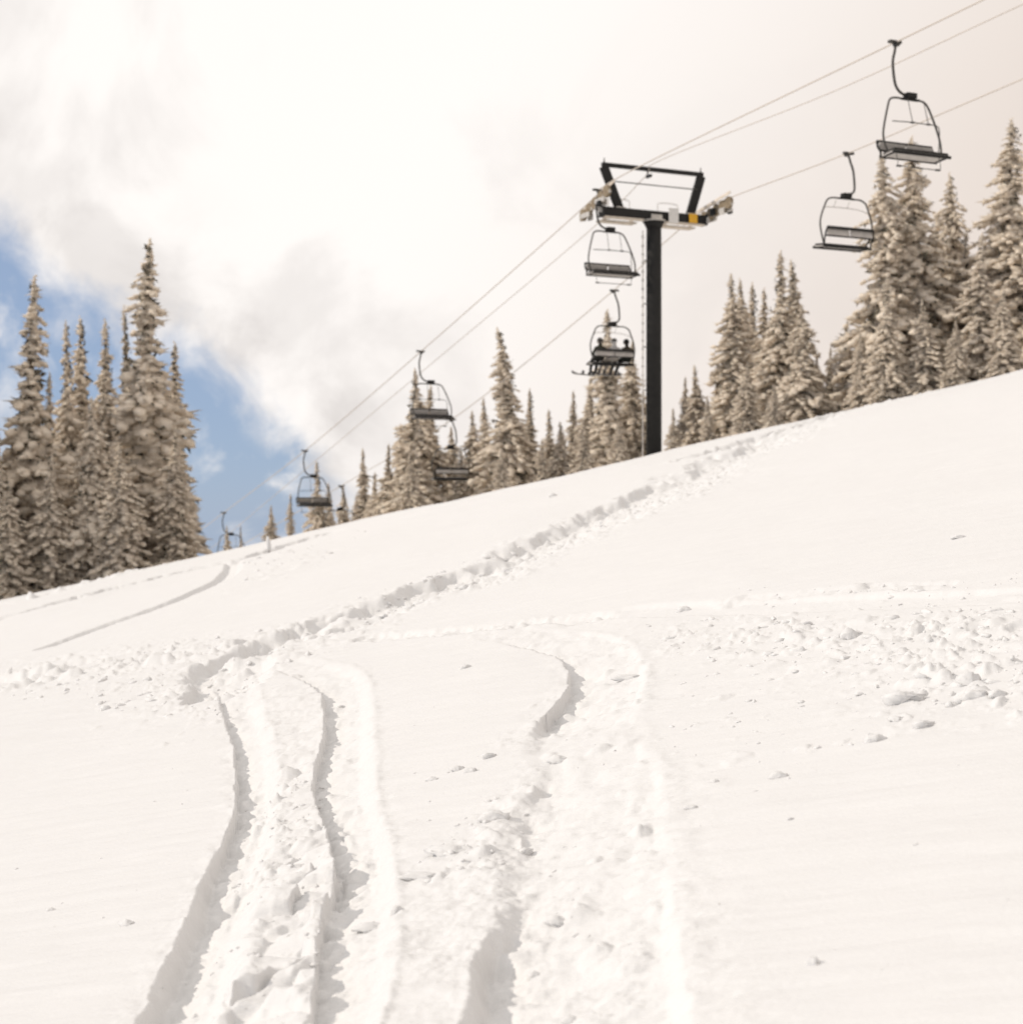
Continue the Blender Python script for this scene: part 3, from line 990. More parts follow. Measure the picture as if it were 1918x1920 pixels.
# ------------------------------------------------------------------ chairlift line
TWR = Vector((4.8, 54.05, 0))
DIR = Vector((-0.4236, 0.9058, 0))      # along the line, away from the camera
NRM = Vector((0.9058, 0.4236, 0))       # across the line, to the right
ANG = math.atan2(NRM.y, NRM.x)
HG = 2.1
PL = TWR - NRM * HG
PR = TWR + NRM * HG


def on_line(P0, px, py):
    """point of a vertical plane through the line that shows at a pixel"""
    u = (px - CX) / F
    t = (P0.x - u * P0.y) / (u * DIR.y - DIR.x)
    p = P0 + DIR * t
    return Vector((p.x, p.y, (CY - py) / F * p.y))


def rope(name, pts, r, label, cat='cable'):
    o = MB().tube(spline(pts, 10), r, 8).build(name, M['rope'])
    tag(o, label, cat)
    return o


left_grips = [on_line(PL, *p) for p in ((1678, 80), (1122, 357), (790, 659), (573, 845), (421, 961))]
right_grips = [on_line(PR, *p) for p in ((1588, 288), (1150, 545), (847, 787), (640, 911))]
lp = [on_line(PL, 1843, 0), left_grips[0], on_line(PL, 1220, 302), on_line(PL, 1122, 357), on_line(PL, 1100, 384), left_grips[2], left_grips[3], left_grips[4]]
first = lp[0] + (lp[0] - lp[1]) * 2.2
last = lp[-1] + (lp[-1] - lp[-2]) * 1.5
rope('haul_rope', [first] + lp + [last], 0.020, 'thick haul rope that carries the left row of chairs')
rp = [on_line(PR, 1918, 148), right_grips[0], on_line(PR, 1366, 372), on_line(PR, 1316, 397), on_line(PR, 1240, 460), right_grips[1], right_grips[2], right_grips[3]]
rope('haul_rope', [rp[0] + (rp[0] - rp[1]) * 2.2] + rp + [rp[-1] + (rp[-1] - rp[-2]) * 1.5], 0.020, 'thick haul rope that carries the right row of chairs')
PC = TWR - NRM * 0.25
cp = [on_line(PC, *p) for p in ((1918, 8), (1560, 173), (1240, 300), (1208, 333), (1095, 442), (800, 690), (600, 858))]
rope('signal_cable', [cp[0] + (cp[0] - cp[1]) * 1.5] + cp + [cp[-1] + (cp[-1] - cp[-2]) * 1.5], 0.015, 'thin signal cable strung between the two haul ropes over the tower')


def make_chair(name, back_view):
    """origin at the rope; local x across, y the way the rider faces, z up"""
    root = empty(name)
    sx = 1.0
    g = MB()
    g.box((0.03, 0, 0.0), (0.36, 0.12, 0.07), None, 0.015)
    g.box((-0.02, 0, -0.05), (0.12, 0.16, 0.10), None, 0.02)
    g.build('grip', M['tube'], root)
    if back_view:
        hp = [(0.02, 0, -0.02), (0.10, 0, -0.25), (0.20, 0, -0.50), (0.235, 0, -0.75), (0.25, 0, -1.02), (0.20, 0, -1.16), (0.08, 0, -1.21), (-0.06, 0, -1.22)]
        cxo = -0.05
    else:
        # seen from the front this mirrors: the arm swings out on the side away from the tower
        hp = [(0.0, 0, -0.02), (0.03, 0, -0.22), (0.085, 0, -0.44), (0.08, 0, -0.66), (0.03, 0, -0.98), (-0.06, 0, -1.15), (-0.20, 0, -1.24), (-0.34, 0, -1.26)]
        cxo = -0.44
    MB().tube(spline(hp, 5), 0.034, 10).build('hanger', M['tube'], root)
    b = MB()
    b.box((cxo, 0, -1.27), (0.30, 0.20, 0.13), None, 0.02)
    b.box((cxo, 0, -1.36), (0.52, 0.10, 0.05), None, 0.012)
    b.build('pivot_block', M['steel'], root)
    if back_view:
        bp = [(-.70, .10, -2.82), (-.80, .05, -2.66), (-.93, 0, -2.30), (-.93, 0, -2.02), (-.80, 0, -1.66), (-.68, 0, -1.44), (-.50, 0, -1.37), (-.25, 0, -1.37),
              (0, 0, -1.37), (.25, 0, -1.37), (.50, 0, -1.37), (.70, 0, -1.46), (.80, 0, -1.66), (.93, 0, -2.02), (.93, 0, -2.30), (.80, .05, -2.66), (.70, .10, -2.82)]
    else:
        bp = [(-.86, .10, -2.72), (-.92, .05, -2.56), (-.92, 0, -2.30), (-.80, 0, -1.98), (-.62, 0, -1.62), (-.50, 0, -1.44), (-.36, 0, -1.37), (-.20, 0, -1.36),
              (0.0, 0, -1.36), (.20, 0, -1.36), (.48, 0, -1.36), (.62, 0, -1.42), (.68, 0, -1.58), (.78, 0, -2.00), (.82, 0, -2.30), (.80, .05, -2.56), (.72, .10, -2.76)]
    bp = [(p[0] + cxo, p[1], p[2]) for p in bp]
    MB().tube(spline(bp, 4), 0.027, 8).build('bail_frame', M['tube'], root)
    w2 = 0.84
    # seat: bent pan on two cross tubes, dark pad on top
    s = MB()
    s.box((cxo, 0.20, -2.795), (w2 * 2, 0.50, 0.035), Matrix.Rotation(math.radians(6), 3, 'X'), 0.01)
    seat = s.build('seat', M['pan'], root)
    p = MB()
    p.box((cxo - w2 / 2, 0.21, -2.745), (w2 - 0.03, 0.46, 0.06), Matrix.Rotation(math.radians(6), 3, 'X'), 0.02)
    p.box((cxo + w2 / 2, 0.21, -2.745), (w2 - 0.03, 0.46, 0.06), Matrix.Rotation(math.radians(6), 3, 'X'), 0.02)
    p.build('seat_pad', M['pad'], seat)
    t = MB()
    t.tube([(cxo - w2 - .03, -.06, -2.83), (cxo + w2 + .03, -.06, -2.83)], 0.036, 8)
    t.tube([(cxo - w2 - .03, .45, -2.80), (cxo + w2 + .03, .45, -2.80)], 0.042, 8)
    for k in (-1, 1):
        t.tube([(cxo + k * (w2 - .04), -.06, -2.83), (cxo + k * (w2 - .04), .45, -2.80)], 0.03, 6)
    t.build('seat_frame', M['steel'], seat)
    bo = 0.0 if back_view else -0.13
    bk = MB()
    rot = Matrix.Rotation(math.radians(-14), 3, 'X')
    for k in (-1, 1):
        bk.box((cxo + k * w2 / 2, -0.17, -2.42 + bo), (w2 - 0.05, 0.045, 0.20), rot, 0.015)
    back = bk.build('backrest', M['pan'] if back_view else M['pan'], root)
    r = MB()
    r.tube([(cxo - w2, -.22, -2.30 + bo), (cxo + w2, -.22, -2.30 + bo)], 0.045, 8)
    r.tube([(cxo - w2, -.13, -2.53 + bo), (cxo + w2, -.13, -2.53 + bo)], 0.026, 8)
    for k in (-1, 1):
        r.tube(spline([(cxo + k * w2, -.22, -2.30 + bo), (cxo + k * (w2 + .02), -.16, -2.45 + bo), (cxo + k * (w2 + .01), -.08, -2.68), (cxo + k * w2, -.06, -2.83)], 4), 0.026, 8)
    r.build('back_rail', M['steel'], back)
    # lap bar and footrest
    L = MB()
    if back_view:
        L.tube(spline([(cxo - .82, .00, -1.75), (cxo - .60, .22, -1.62), (cxo - .2, .30, -1.58), (cxo + .2, .30, -1.58), (cxo + .60, .22, -1.62), (cxo + .82, .0, -1.75)], 5), 0.014, 6)
        for k in (-.25, .25):
            L.tube([(cxo + k, .30, -1.58), (cxo + k, .16, -1.40)], 0.012, 6)
        L.build('lap_bar', M['galv'], root)
    else:
        L.tube(spline([(cxo - .66, .25, -2.76), (cxo - .60, .36, -2.40), (cxo - .55, .42, -2.14), (cxo - .44, .44, -2.06), (cxo - .1, .44, -2.05), (cxo + .4, .44, -2.05), (cxo + .86, .40, -2.06)], 5), 0.013, 6)
        for k in (-.20, .28):
            L.tube([(cxo + k, .44, -2.05), (cxo + k - .03, .22, -1.42)], 0.010, 6)
            L.box((cxo + k, .44, -2.05), (.10, .05, .04))
        L.build('lap_bar', M['tube'], root)
        f = MB()
        f.tube([(cxo - .50, .52, -3.16), (cxo + .80, .52, -3.16)], 0.012, 6)
        for k in (-.50, .80):
            f.tube(spline([(cxo + k, .44, -2.80), (cxo + k - .02, .50, -3.0), (cxo + k, .52, -3.16)], 3), 0.009, 6)
        for k in (-.42, .76):
            f.box((cxo + k, .52, -3.16), (.12, .06, .04))
        f.build('footrest', M['tube'], root)
    return root


chL = make_chair('lift_chair', False)
labels_l = ['largest empty chair, hanging nearest at the upper right', 'empty chair hanging directly under the left end of the tower arm',
            'empty chair in front of the spruce pair, overlapping a lower chair', 'low empty chair just above the skyline left of the spruces',
            'farthest chair, almost hidden behind the snow crest beside the blue sky']
for i, (p, lb) in enumerate(zip(left_grips, labels_l)):
    o = chL if i == 0 else copy_tree(chL)
    o.location = p
    o.rotation_euler = (0, 0, ANG + math.pi)
    tag(o, lb, 'chair', 'chairs of the left row, facing the camera')
chR = make_chair('lift_chair', True)
labels_r = ['empty chair seen from behind, below the nearest chair, against right trees', 'occupied chair with three riders left of the tower pole',
            'empty chair seen from behind, lower of two overlapping chairs', 'far chair half hidden by the snow crest among small spruces']
for i, (p, lb) in enumerate(zip(right_grips, labels_r)):
    o = chR if i == 0 else copy_tree(chR)
    o.location = p
    o.rotation_euler = (0, 0, ANG)
    tag(o, lb, 'chair', 'chairs of the right row, seen from behind')
chair_p = right_grips[1]

# ------------------------------------------------------------------ lift tower
tz0 = gz(TWR.x, TWR.y) - 0.8
tw = empty('lift_tower', (TWR.x, TWR.y, tz0), ANG)
tag(tw, 'dark steel lift tower with crossarm, ladder and yellow plate', 'lift tower')
ZB = 9.99 - tz0     # height of the arm axis above the tower foot
pole = MB()
pole.tube([(0, 0, 0), (0, 0, ZB - 1.0), (0, 0, ZB - 0.20)], [0.265, 0.255, 0.25], 32)
pole.tube([(0, 0, ZB - 0.42), (0, 0, ZB - 0.22), (0, 0, ZB - 0.20)], [0.25, 0.36, 0.36], 32)
pole.build('pole', M['steel'], tw)
cap = MB()
cap.tube([(0, 0, ZB - 0.20), (0, 0, ZB - 0.155)], 0.40, 24)
cap.box((0, -0.19, ZB - 0.06), (0.42, 0.04, 0.16), None, 0.015)
cap.build('mounting_flange', M['galv'], tw)
arm = MB()
arm.box((0, 0, ZB), (3.98, 0.30, 0.30), None, 0.012)
for k in (-1, 1):
    arm.box((k * 1.995, 0, ZB), (0.03, 0.40, 0.38), None, 0.006)
a = arm.build('crossarm', M['steel'], tw)
for k in (-1, 1):
    MB().box((k * 1.19, 0, ZB - 0.175), (1.50, 0.26, 0.045), None, 0.006).build('arm_skid_plate', M['pale'], a)
for k in (-1, 1):
    wk = MB()
    wk.box((k * 1.15, 0.52, ZB - 0.22), (1.35, 0.42, 0.05), None, 0.006)
    for j in (-0.5, 0.5):
        wk.bar((k * 1.15 + j, 0.12, ZB - 0.12), (k * 1.15 + j, 0.70, ZB - 0.22), 0.05, 0.05)
    wk.build('walkway', M['pale'], tw)
    rl = MB()
    x0, x1 = k * 0.55, k * 1.35
    rl.tube(spline([(x0, .70, ZB - .2), (x0, .70, ZB + .42), (x0 + k * .08, .70, ZB + .60), (x1 - k * .08, .70, ZB + .60), (x1, .70, ZB + .42), (x1, .70, ZB - .2)], 5), 0.014, 6)
    rl.build('handrail', M['galv'], tw)
for x0, x1 in ((-1.33, -1.92), (1.42, 1.86)):
    ps = MB()
    ps.bar((x0, 0, ZB + 0.14), (x1, 0, ZB + 1.50), 0.13, 0.30, 0.008)
    q = ps.build('lifting_post', M['steel'], tw)
    fx_ = MB()
    fx_.box((x0, 0, ZB + 0.165), (0.34, 0.34, 0.03), None, 0.005)
    fx_.build('foot_plate', M['galv'], q)
tb = MB()
tb.bar((-1.98, 0, ZB + 1.56), (1.92, 0, ZB + 1.56), 0.15, 0.13, 0.008)
tb.build('top_bar', M['steel'], tw)
for k in (-1.90, 1.84):
    MB().tube([(k, 0, ZB + 1.625), (k, 0, ZB + 1.80)], [0.03, 0.012], 8).build('hook', M['tube'], tw)
MB().tube([(-1.66, -.06, ZB + 1.02), (1.66, -.06, ZB + 1.02)], 0.020, 8).build('tie_rod', M['tube'], tw)
cl = MB()
cl.box((-.25, -0.1, ZB + 1.30), (0.08, 0.30, 0.10), None, 0.01)
cl.bar((-.25, 0, ZB + 1.30), (-.25, 0, ZB + 1.50), 0.03, 0.03)
cl.build('cable_clamp', M['tube'], tw)
# signs on the near face of the arm
s1 = MB().box((0, 0, 0), (0.38, 0.02, 0.50), None, 0.004).build('sign_plate', M['sign'], tw)
s1.location = (0.64, -0.225, ZB + 0.02)
s1['label'] = 'pale grey plate with faded dark marks'
s2 = MB().box((0, 0, 0), (0.32, 0.02, 0.31), None, 0.004).build('sign_plate', M['yellow'], tw)
s2.location = (1.41, -0.225, ZB - 0.01)
s2['label'] = 'yellow square plate'
# ladder stands off the left side of the pole
ld = empty('ladder', (0, 0, 0)); ld.parent = tw
LX, LY = -0.43, 0.0
for q in (-0.17, 0.17):
    MB().box((LX + q * .5, LY + q * .87, ZB / 2 - 0.1), (0.03, 0.03, ZB - 0.9), None, 0.004).build('ladder_rail', M['galv'], ld)
rung = None
zr = 0.9
k = 0
while zr < ZB - 0.6:
    if rung is None:
        rung = MB().tube([(LX - .08, LY - .14, 0), (LX + .08, LY + .14, 0)], 0.034, 8).build('rung', M['steel'], ld)
        r_ = rung
    else:
        r_ = link_mesh('rung', rung.data, ld)
    r_.location = (0, 0, zr)
    if k % 5 == 2:
        MB().bar((LX, LY, zr + .08), (-0.22, 0, zr + .08), 0.03, 0.03).build('standoff', M['steel'], ld)
    k += 1
    zr += 0.29


def sheave(side, y0, y1, nwheel, ztop0, ztop1):
    """a train of guide wheels under the rope, on rocker beams"""
    s = empty('sheave_assembly', (0, 0, 0)); s.parent = tw
    x = side * HG
    b = MB()
    b.bar((x, y0, ztop0 - .27), (x, y1, ztop1 - .27), 0.10, 0.12, 0.01)
    ym = (y0 + y1) / 2; zm = (ztop0 + ztop1) / 2 - .30
    b.bar((side * 1.95, 0, ZB + .02), (x + side * .10, ym * .4, zm - .06), 0.14, 0.14, 0.01)
    for q in (0.25, 0.75):
        yc = y0 + (y1 - y0) * q; zc = ztop0 + (ztop1 - ztop0) * q - .36
        b.box((x + side * .10, yc, zc), (0.07, 0.62, 0.16), None, 0.02)
        b.box((x - side * .10, yc, zc - .05), (0.06, 0.30, 0.22), None, 0.02)
    b.build('rocker_beam', M['galv'], s)
    c = MB()
    c.box((x - side * .16, ym, zm + .02), (0.10, 0.26, 0.26), None, 0.03)
    c.build('bearing_box', M['steel'], s)
    MB().box((x + side * .17, y0 + .2 * (y1 - y0), zm - .02), (0.12, 0.20, 0.18), None, 0.03).build('bearing_box', M['steel'], s)
    me = None
    for k in range(nwheel):
        q = (k + .5) / nwheel
        if me is None:
            m = MB()
            m.tube([(-.055, 0, 0), (-.05, 0, 0), (-.028, 0, 0), (0, 0, 0), (.028, 0, 0), (.05, 0, 0), (.055, 0, 0)], [.17, .205, .205, .17, .205, .205, .17], 20)
            m.tube([(-.075, 0, 0), (.075, 0, 0)], 0.05, 10)
            wo = m.build('wheel', M['rubber'], s)
            me = wo.data
        else:
            wo = link_mesh('wheel', me, s)
        wo.location = (x, y0 + (y1 - y0) * q, ztop0 + (ztop1 - ztop0) * q - .20)
    gd = MB()
    gd.bar((x - side * .13, y0 - .1, ztop0 + .06), (x - side * .13, y1 + .1, ztop1 + .06), 0.03, 0.09)
    gd.build('rope_guard', M['pale'], s)
    return s


sheave(-1, -0.75, 1.30, 5, ZB + 0.82, ZB + 0.18)
sheave(1, -1.55, 0.35, 5, ZB + 0.62, ZB + 0.30)


# ------------------------------------------------------------------ riders
def skinned(name, joints, edges, mats, pick, parent=None):
    me = bpy.data.meshes.new(name)
    me.from_pydata([j[0] for j in joints], edges, [])
    o = bpy.data.objects.new(name, me)
    C.objects.link(o)
    sk = o.modifiers.new('skin', 'SKIN')
    sk.use_smooth_shade = True
    for i, j in enumerate(joints):
        v = me.skin_vertices[0].data[i]
        r = j[1]
        v.radius = (r, r) if not isinstance(r, tuple) else r
        v.use_root = (i == 0)
    ss = o.modifiers.new('sub', 'SUBSURF'); ss.levels = 2; ss.render_levels = 2
    bpy.context.view_layer.update()
    dg = bpy.context.evaluated_depsgraph_get()
    ev = bpy.data.meshes.new_from_object(o.evaluated_get(dg))
    bpy.data.objects.remove(o)
    for m in mats:
        ev.materials.append(m)
    for p in ev.polygons:
        p.use_smooth = True
        p.material_index = pick(p.center)
    ev.name = name
    return link_mesh(name, ev, parent)


def cloth(name, col):
    return mat_plain(name, col, 0.85, 0, 0.2, 20.0, 0.1)


def rider(x, jacket, pants, helmet, label, turn=0.0, hat='helmet', leg=(0.0, 0.0), hood=None):
    """seated figure: pelvis on the seat, knees over the front edge, looking along local +y"""
    root = empty('person', (0, 0, 0), 0)
    base = chair_p + Vector((math.cos(ANG), math.sin(ANG), 0)) * (x - 0.05)
    root.location = (base.x, base.y, base.z - 2.70)
    root.rotation_euler = (0, 0, ANG)
    J = []
    def j(p, r): J.append((p, r)); return len(J) - 1
    E = []
    def e(a, b): E.append((a, b))
    pel = j((0, .06, .11), (.155, .125)); ab = j((0, .03, .26), (.150, .115)); ch = j((0, .03, .44), (.170, .125)); nk0 = j((0, .05, .56), (.115, .085))
    nk = j((0, .06, .62), .058); hd = j((0.01 * turn, .085, .72), (.085, .100)); ht = j((0.02 * turn, .085, .82), (.078, .09))
    e(pel, ab); e(ab, ch); e(ch, nk0); e(nk0, nk); e(nk, hd); e(hd, ht)
    for s in (-1, 1):
        sh = j((s * .185, .04, .50), .075); el = j((s * .265, .12, .27), .058); wr = j((s * .17, .36, .24), .043); ha = j((s * .12, .43, .26), .045)
        e(ch, sh); e(sh, el); e(el, wr); e(wr, ha)
        for k, (fxx, fl) in enumerate(((-.03, .05), (-.01, .065), (.01, .06), (.03, .05))):
            f1 = j((s * .11 + fxx * .9, .475, .265 - .01 * k), .011); f2 = j((s * .10 + fxx, .475 + fl * .6, .235), .009)
            e(ha, f1); e(f1, f2)
        th = j((s * .085, .475, .285), .011); e(ha, th)
        hp = j((s * .10, .10, .09), .105); kn = j((s * .12 + leg[0], .56, .10), .078); an = j((s * .11 + leg[1], .60, -.33), .058)
        he = j((s * .11 + leg[1], .57, -.42), .062); to = j((s * .12 + leg[1], .76, -.43), .052)
        e(pel, hp); e(hp, kn); e(kn, an); e(an, he); e(he, to)
    mats = [jacket, pants, M['skin'], M['boot'], hood or helmet]
    def pick(c):
        if c.z > .625: return 2 if c.y > .125 else 4
        if c.z < -.29: return 3
        if c.y > .37 and c.z > .19: return 3
        if c.z < .15 or (c.y > .3 and c.z < .19): return 1
        return 0
    skinned('body', J, E, mats, pick, root)
    # face: nose, eyes and mouth on the far side, then headgear
    fc = MB()
    fc.tube([(0, .17, .735), (0, .205, .70)], [.012, .018], 8)
    for s in (-1, 1):
        fc.tube([(s * .085, .08, .72), (s * .098, .075, .70)], [.024, .018], 8)
    fc.build('nose_and_ears', M['skin'], root)
    hm = bmesh.new()
    bmesh.ops.create_uvsphere(hm, u_segments=20, v_segments=12, radius=1.0)
    for v in list(hm.verts):
        if v.co.z < (-0.25 if hat == 'helmet' else 0.05): v.co.z = (-0.25 if hat == 'helmet' else 0.05)
        front = v.co.y > 0.35 and v.co.z < 0.25
        v.co = Vector((v.co.x * .118, v.co.y * .135, v.co.z * .128))
        if front: v.co.z = max(v.co.z, .02)
        v.co += Vector((0.01 * turn, .085, .765))
    for f in hm.faces: f.smooth = True
    me = bpy.data.meshes.new('helmet'); hm.to_mesh(me); hm.free(); me.materials.append(helmet)
    link_mesh('helmet' if hat == 'helmet' else 'beanie', me, root)
    gg = MB().box((0.01 * turn, .195, .735), (.15, .03, .06), None, 0.012)
    gg.build('goggles', M['pad'], root)
    # collar and hem of the jacket
    cm = MB()
    cm.tube([(0, .055, .585), (0, .06, .625)], [.085, .075], 16, False)
    cm.build('collar', jacket, root)
    tag(root, label, 'person', 'riders on the occupied chair')
    return root


rider(-0.50, cloth('olive_jacket', (.045, .045, .033)), cloth('black_pants', (.02, .02, .019)), cloth('dark_beanie', (.06, .055, .05)), 'left rider in dark olive jacket, seen from behind on the occupied chair', 1, 'beanie', (0.05, -0.02))
PJ = cloth('pale_jacket', (.42, .40, .385))
rider(0.12, PJ, cloth('grey_pants', (.30, .27, .24)), cloth('dark_hat', (.05, .045, .04)), 'middle rider in pale grey jacket, seen from behind on the occupied chair', 0, 'beanie', (-0.06, -0.26), PJ)
rider(0.66, cloth('brown_jacket', (.05, .04, .03)), cloth('dark_pants', (.018, .02, .018)), cloth('black_helmet', (.012, .011, .011)), 'right rider in black helmet and dark brown jacket on the occupied chair', -1, 'helmet', (-0.10, -0.30))


def snowboard(x, y, z, length, yaw, pitch, label):
    m = MB()
    n = 12
    bm = m.bm
    ring = []
    for i in range(n + 1):
        t = -1 + 2 * i / n
        wd = .14 * (1 - .12 * math.cos(t * 1.5)) * (1 if abs(t) < .86 else max(.25, math.sqrt(max(0, 1 - ((abs(t) - .86) / .14) ** 2))))
        up = .10 * max(0, abs(t) - .78) / .22
        ring.append([bm.verts.new((t * length / 2, s * wd, up + h)) for s, h in ((-1, 0), (1, 0), (1, .014), (-1, .014))])
    for a, b in zip(ring, ring[1:]):
        for k in range(4):
            bm.faces.new((a[k], a[(k + 1) % 4], b[(k + 1) % 4], b[k]))
    bm.faces.new(ring[0]); bm.faces.new(list(reversed(ring[-1])))
    root = empty('snowboard')
    base = chair_p + Vector((math.cos(ANG), math.sin(ANG), 0)) * x + Vector((-math.sin(ANG), math.cos(ANG), 0)) * y
    root.location = (base.x, base.y, base.z + z)
    root.rotation_euler = (0, pitch, ANG + yaw)
    m.build('deck', M['board'], root)
    for k in (-.22, .22):
        bd = MB()
        bd.box((k, 0, .03), (.12, .20, .025), None, .005)
        bd.box((k, -.10, .09), (.10, .025, .13), None, .008)
        bd.build('binding', M['boot'], root)
    tag(root, label, 'snowboard', 'snowboards under the occupied chair')


snowboard(-0.80, .68, -3.20, 1.34, math.radians(4), math.radians(3), 'long snowboard hanging out left below the olive-jacketed rider')
snowboard(0.34, .68, -3.19, 0.95, math.radians(20), math.radians(-4), 'snowboard below the right rider with black helmet')


# ------------------------------------------------------------------ sapling under snow
sx_, sy_ = gp(506, 1026)
sp = empty('snow_capped_sapling', (sx_, sy_, gz(sx_, sy_) - .02))
sp.scale = (.62, .62, .62)
tag(sp, 'small leaning sapling wrapped in snow, alone on the skyline left of the low chair', 'sapling')
MB().tube(spline([(0, 0, -.1), (0.0, 0, .2), (-.03, 0, .5), (-.07, 0, .72)], 4), [.03] * 12 + [.015], 8).build('stem', M['bark'], sp)
v, f = ico_topology(3)
r = np.random.default_rng(5)
tz = (v[:, 2] + 1) / 2
sv = np.stack([v[:, 0] * .085 * (1.25 - .4 * tz) - .07 * tz, v[:, 1] * .09, tz * .62 + .06], 1) * (1 + r.normal(0, .03, (len(v), 1)))
link_mesh('snow_cap', np_mesh('snow_cap', sv, f.ravel(), np.full(len(f), 3), [M['lump']]), sp)

# a side branch that stands out bare from the thin far spruce
bb = MB()
p0 = at(683, 894, 90)
bb.tube(spline([p0, p0 + Vector((.30, 0, .02)), p0 + Vector((.52, 0, -.02)), p0 + Vector((.80, 0, .10))], 4), [.05, .05, .045, .045, .04, .04, .035, .035, .03, .03, .025, .02, .02], 6)
o = bb.build('bare_branch', M['bark'])
for t in bpy.data.objects:
    if t.get('label', '').startswith('thin pointed spruce with one long'):
        bpy.context.view_layer.update()
        o.parent = t
        o.matrix_parent_inverse = t.matrix_world.inverted()

# ------------------------------------------------------------------ clods of snow
def clod_mesh(name, seed, sub=3, rough=0.24):
    v, f = ico_topology(sub)
    r = np.random.default_rng(seed)
    ph = r.uniform(0, 6.28, (7, 3)); fr = r.uniform(1.2, 4.5, (7, 3))
    d = np.zeros(len(v))
    for a, b in zip(fr, ph):
        d += np.sin(v[:, 0] * a[0] + b[0]) * np.sin(v[:, 1] * a[1] + b[1]) * np.sin(v[:, 2] * a[2] + b[2])
    d = d / 2.0
    # knock off a few flat faces
    vv = v * (1 + rough * d)[:, None]
    for _ in range(5):
        n = r.normal(0, 1, 3); n /= np.linalg.norm(n)
        k = vv @ n; lim = r.uniform(.55, .85)
        vv = np.where((k > lim)[:, None], vv - np.outer(k - lim, n) * .85, vv)
    for a, b in zip(r.uniform(5, 13, (10, 3)), r.uniform(0, 6.28, (10, 3))):
        vv = vv * (1 + .045 * np.sin(v[:, 0] * a[0] + b[0]) * np.sin(v[:, 1] * a[1] + b[1]) * np.sin(v[:, 2] * a[2] + b[2]) * 2)[:, None]
    vv *= (1 + r.normal(0, .03, (len(v), 1)))
    return vv, f


CL = [clod_mesh('clod', 300 + k) for k in range(6)]
GC = 'separate clods of snow lying on the slope'
for i, (px, py, wpx, hpx, label) in enumerate([
    (1523, 1806, 24, 24, 'lone upright clod of snow on the smooth slope at lower right'),
    (1459, 1458, 34, 18, 'dark rounded clod of snow right of the wide carved track'),
    (238, 1728, 26, 13, 'small clod of snow alone left of the leftmost trench'),
    (96, 1698, 20, 8, 'tiny low clod of snow near the left edge'),
    (916, 1417, 26, 15, 'pointed clod above the row of three left of the wide track'),
    (856, 1440, 28, 12, 'middle clod of the row of three left of the wide track'),
    (884, 1442, 24, 12, 'right clod of the row of three left of the wide track'),
    (811, 1455, 24, 10, 'left clod of the row of three left of the wide track'),
    (1044, 1420, 38, 15, 'wedge-shaped clod lying inside the wide carved track'),
    (874, 1248, 26, 9, 'flat flake of snow on the smooth patch between the trenches'),
    (1690, 1318, 74, 34, 'biggest dark clod of snow below the debris at right'),
    (1812, 1282, 44, 34, 'tall clod standing in the debris near the right edge'),
    (1828, 1310, 50, 24, 'low clod below the tall one in the debris at right'),
    (1868, 1306, 34, 18, 'rightmost clod beside the low one in the debris'),
    (1590, 1196, 36, 24, 'round pale clod in the middle of the right debris'),
    (1640, 1392, 52, 18, 'long clod left in the curl of snow below the debris'),
    (1728, 1366, 40, 20, 'hooked clod right in the curl of snow below the debris'),
    (1678, 1355, 32, 12, 'small flat clod above the curl of snow at right'),
    (1178, 1257, 56, 12, 'slanting sliver of snow between the wide track and debris'),
    (1797, 1001, 34, 9, 'flat dark clod high on the upper right slope'),
    (1036, 927, 16, 9, 'small clod alone on the bright upper slope'),
    (1280, 1132, 34, 14, 'dark clod at the start of the groove to the right'),
    (1480, 1535, 14, 7, 'tiny clod below the dark rounded one'),
    (1338, 1470, 16, 9, 'small clod left of the dark rounded one'),
    (1296, 1516, 26, 8, 'flat clod on the right rim of the wide track'),
    (1070, 1865, 34, 18, 'clod on the floor of the wide track at the bottom'),
    (1040, 1698, 40, 16, 'pair-topped clod on the floor of the wide track'),
    (1000, 1778, 30, 18, 'clod on the left slope of the wide track near the bottom'),
    (640, 1306, 12, 7, 'dark speck of ice in the second trench'),
    (842, 1592, 84, 20, 'long tilted slab of crust left of the wide track'),
    (792, 1640, 80, 12, 'flat slab of crust ending in a point by the second trench'),
    (928, 1531, 56, 24, 'squarish chunk thrown up on the left rim of the wide track'),
    (690, 1714, 62, 13, 'low slab of crust between the second trench and wide track'),
    (744, 1700, 28, 20, 'upright fin of crust beside the low slab'),
    (985, 1575, 26, 18, 'small chunk below the squarish one in the wide track'),
]):
    x, y = gp(px, py)
    m = y / F
    vv, f = CL[i % 6]
    S = np.array([wpx * m * .5, wpx * m * .40, hpx * m * .62])
    me = np_mesh('snow_clod', vv * S, f.ravel(), np.full(len(f), 3), [M['lump']])
    o = link_mesh('snow_clod', me)
    o.rotation_euler = (0, 0, random.uniform(-.4, .4))
    o.location = (x, y, gz(x, y) + hpx * m * .04)
    tag(o, label, 'snow clod', GC)

# countless crumbs
cr = np.random.default_rng(77)
CV, CF = [], []
nv = 0


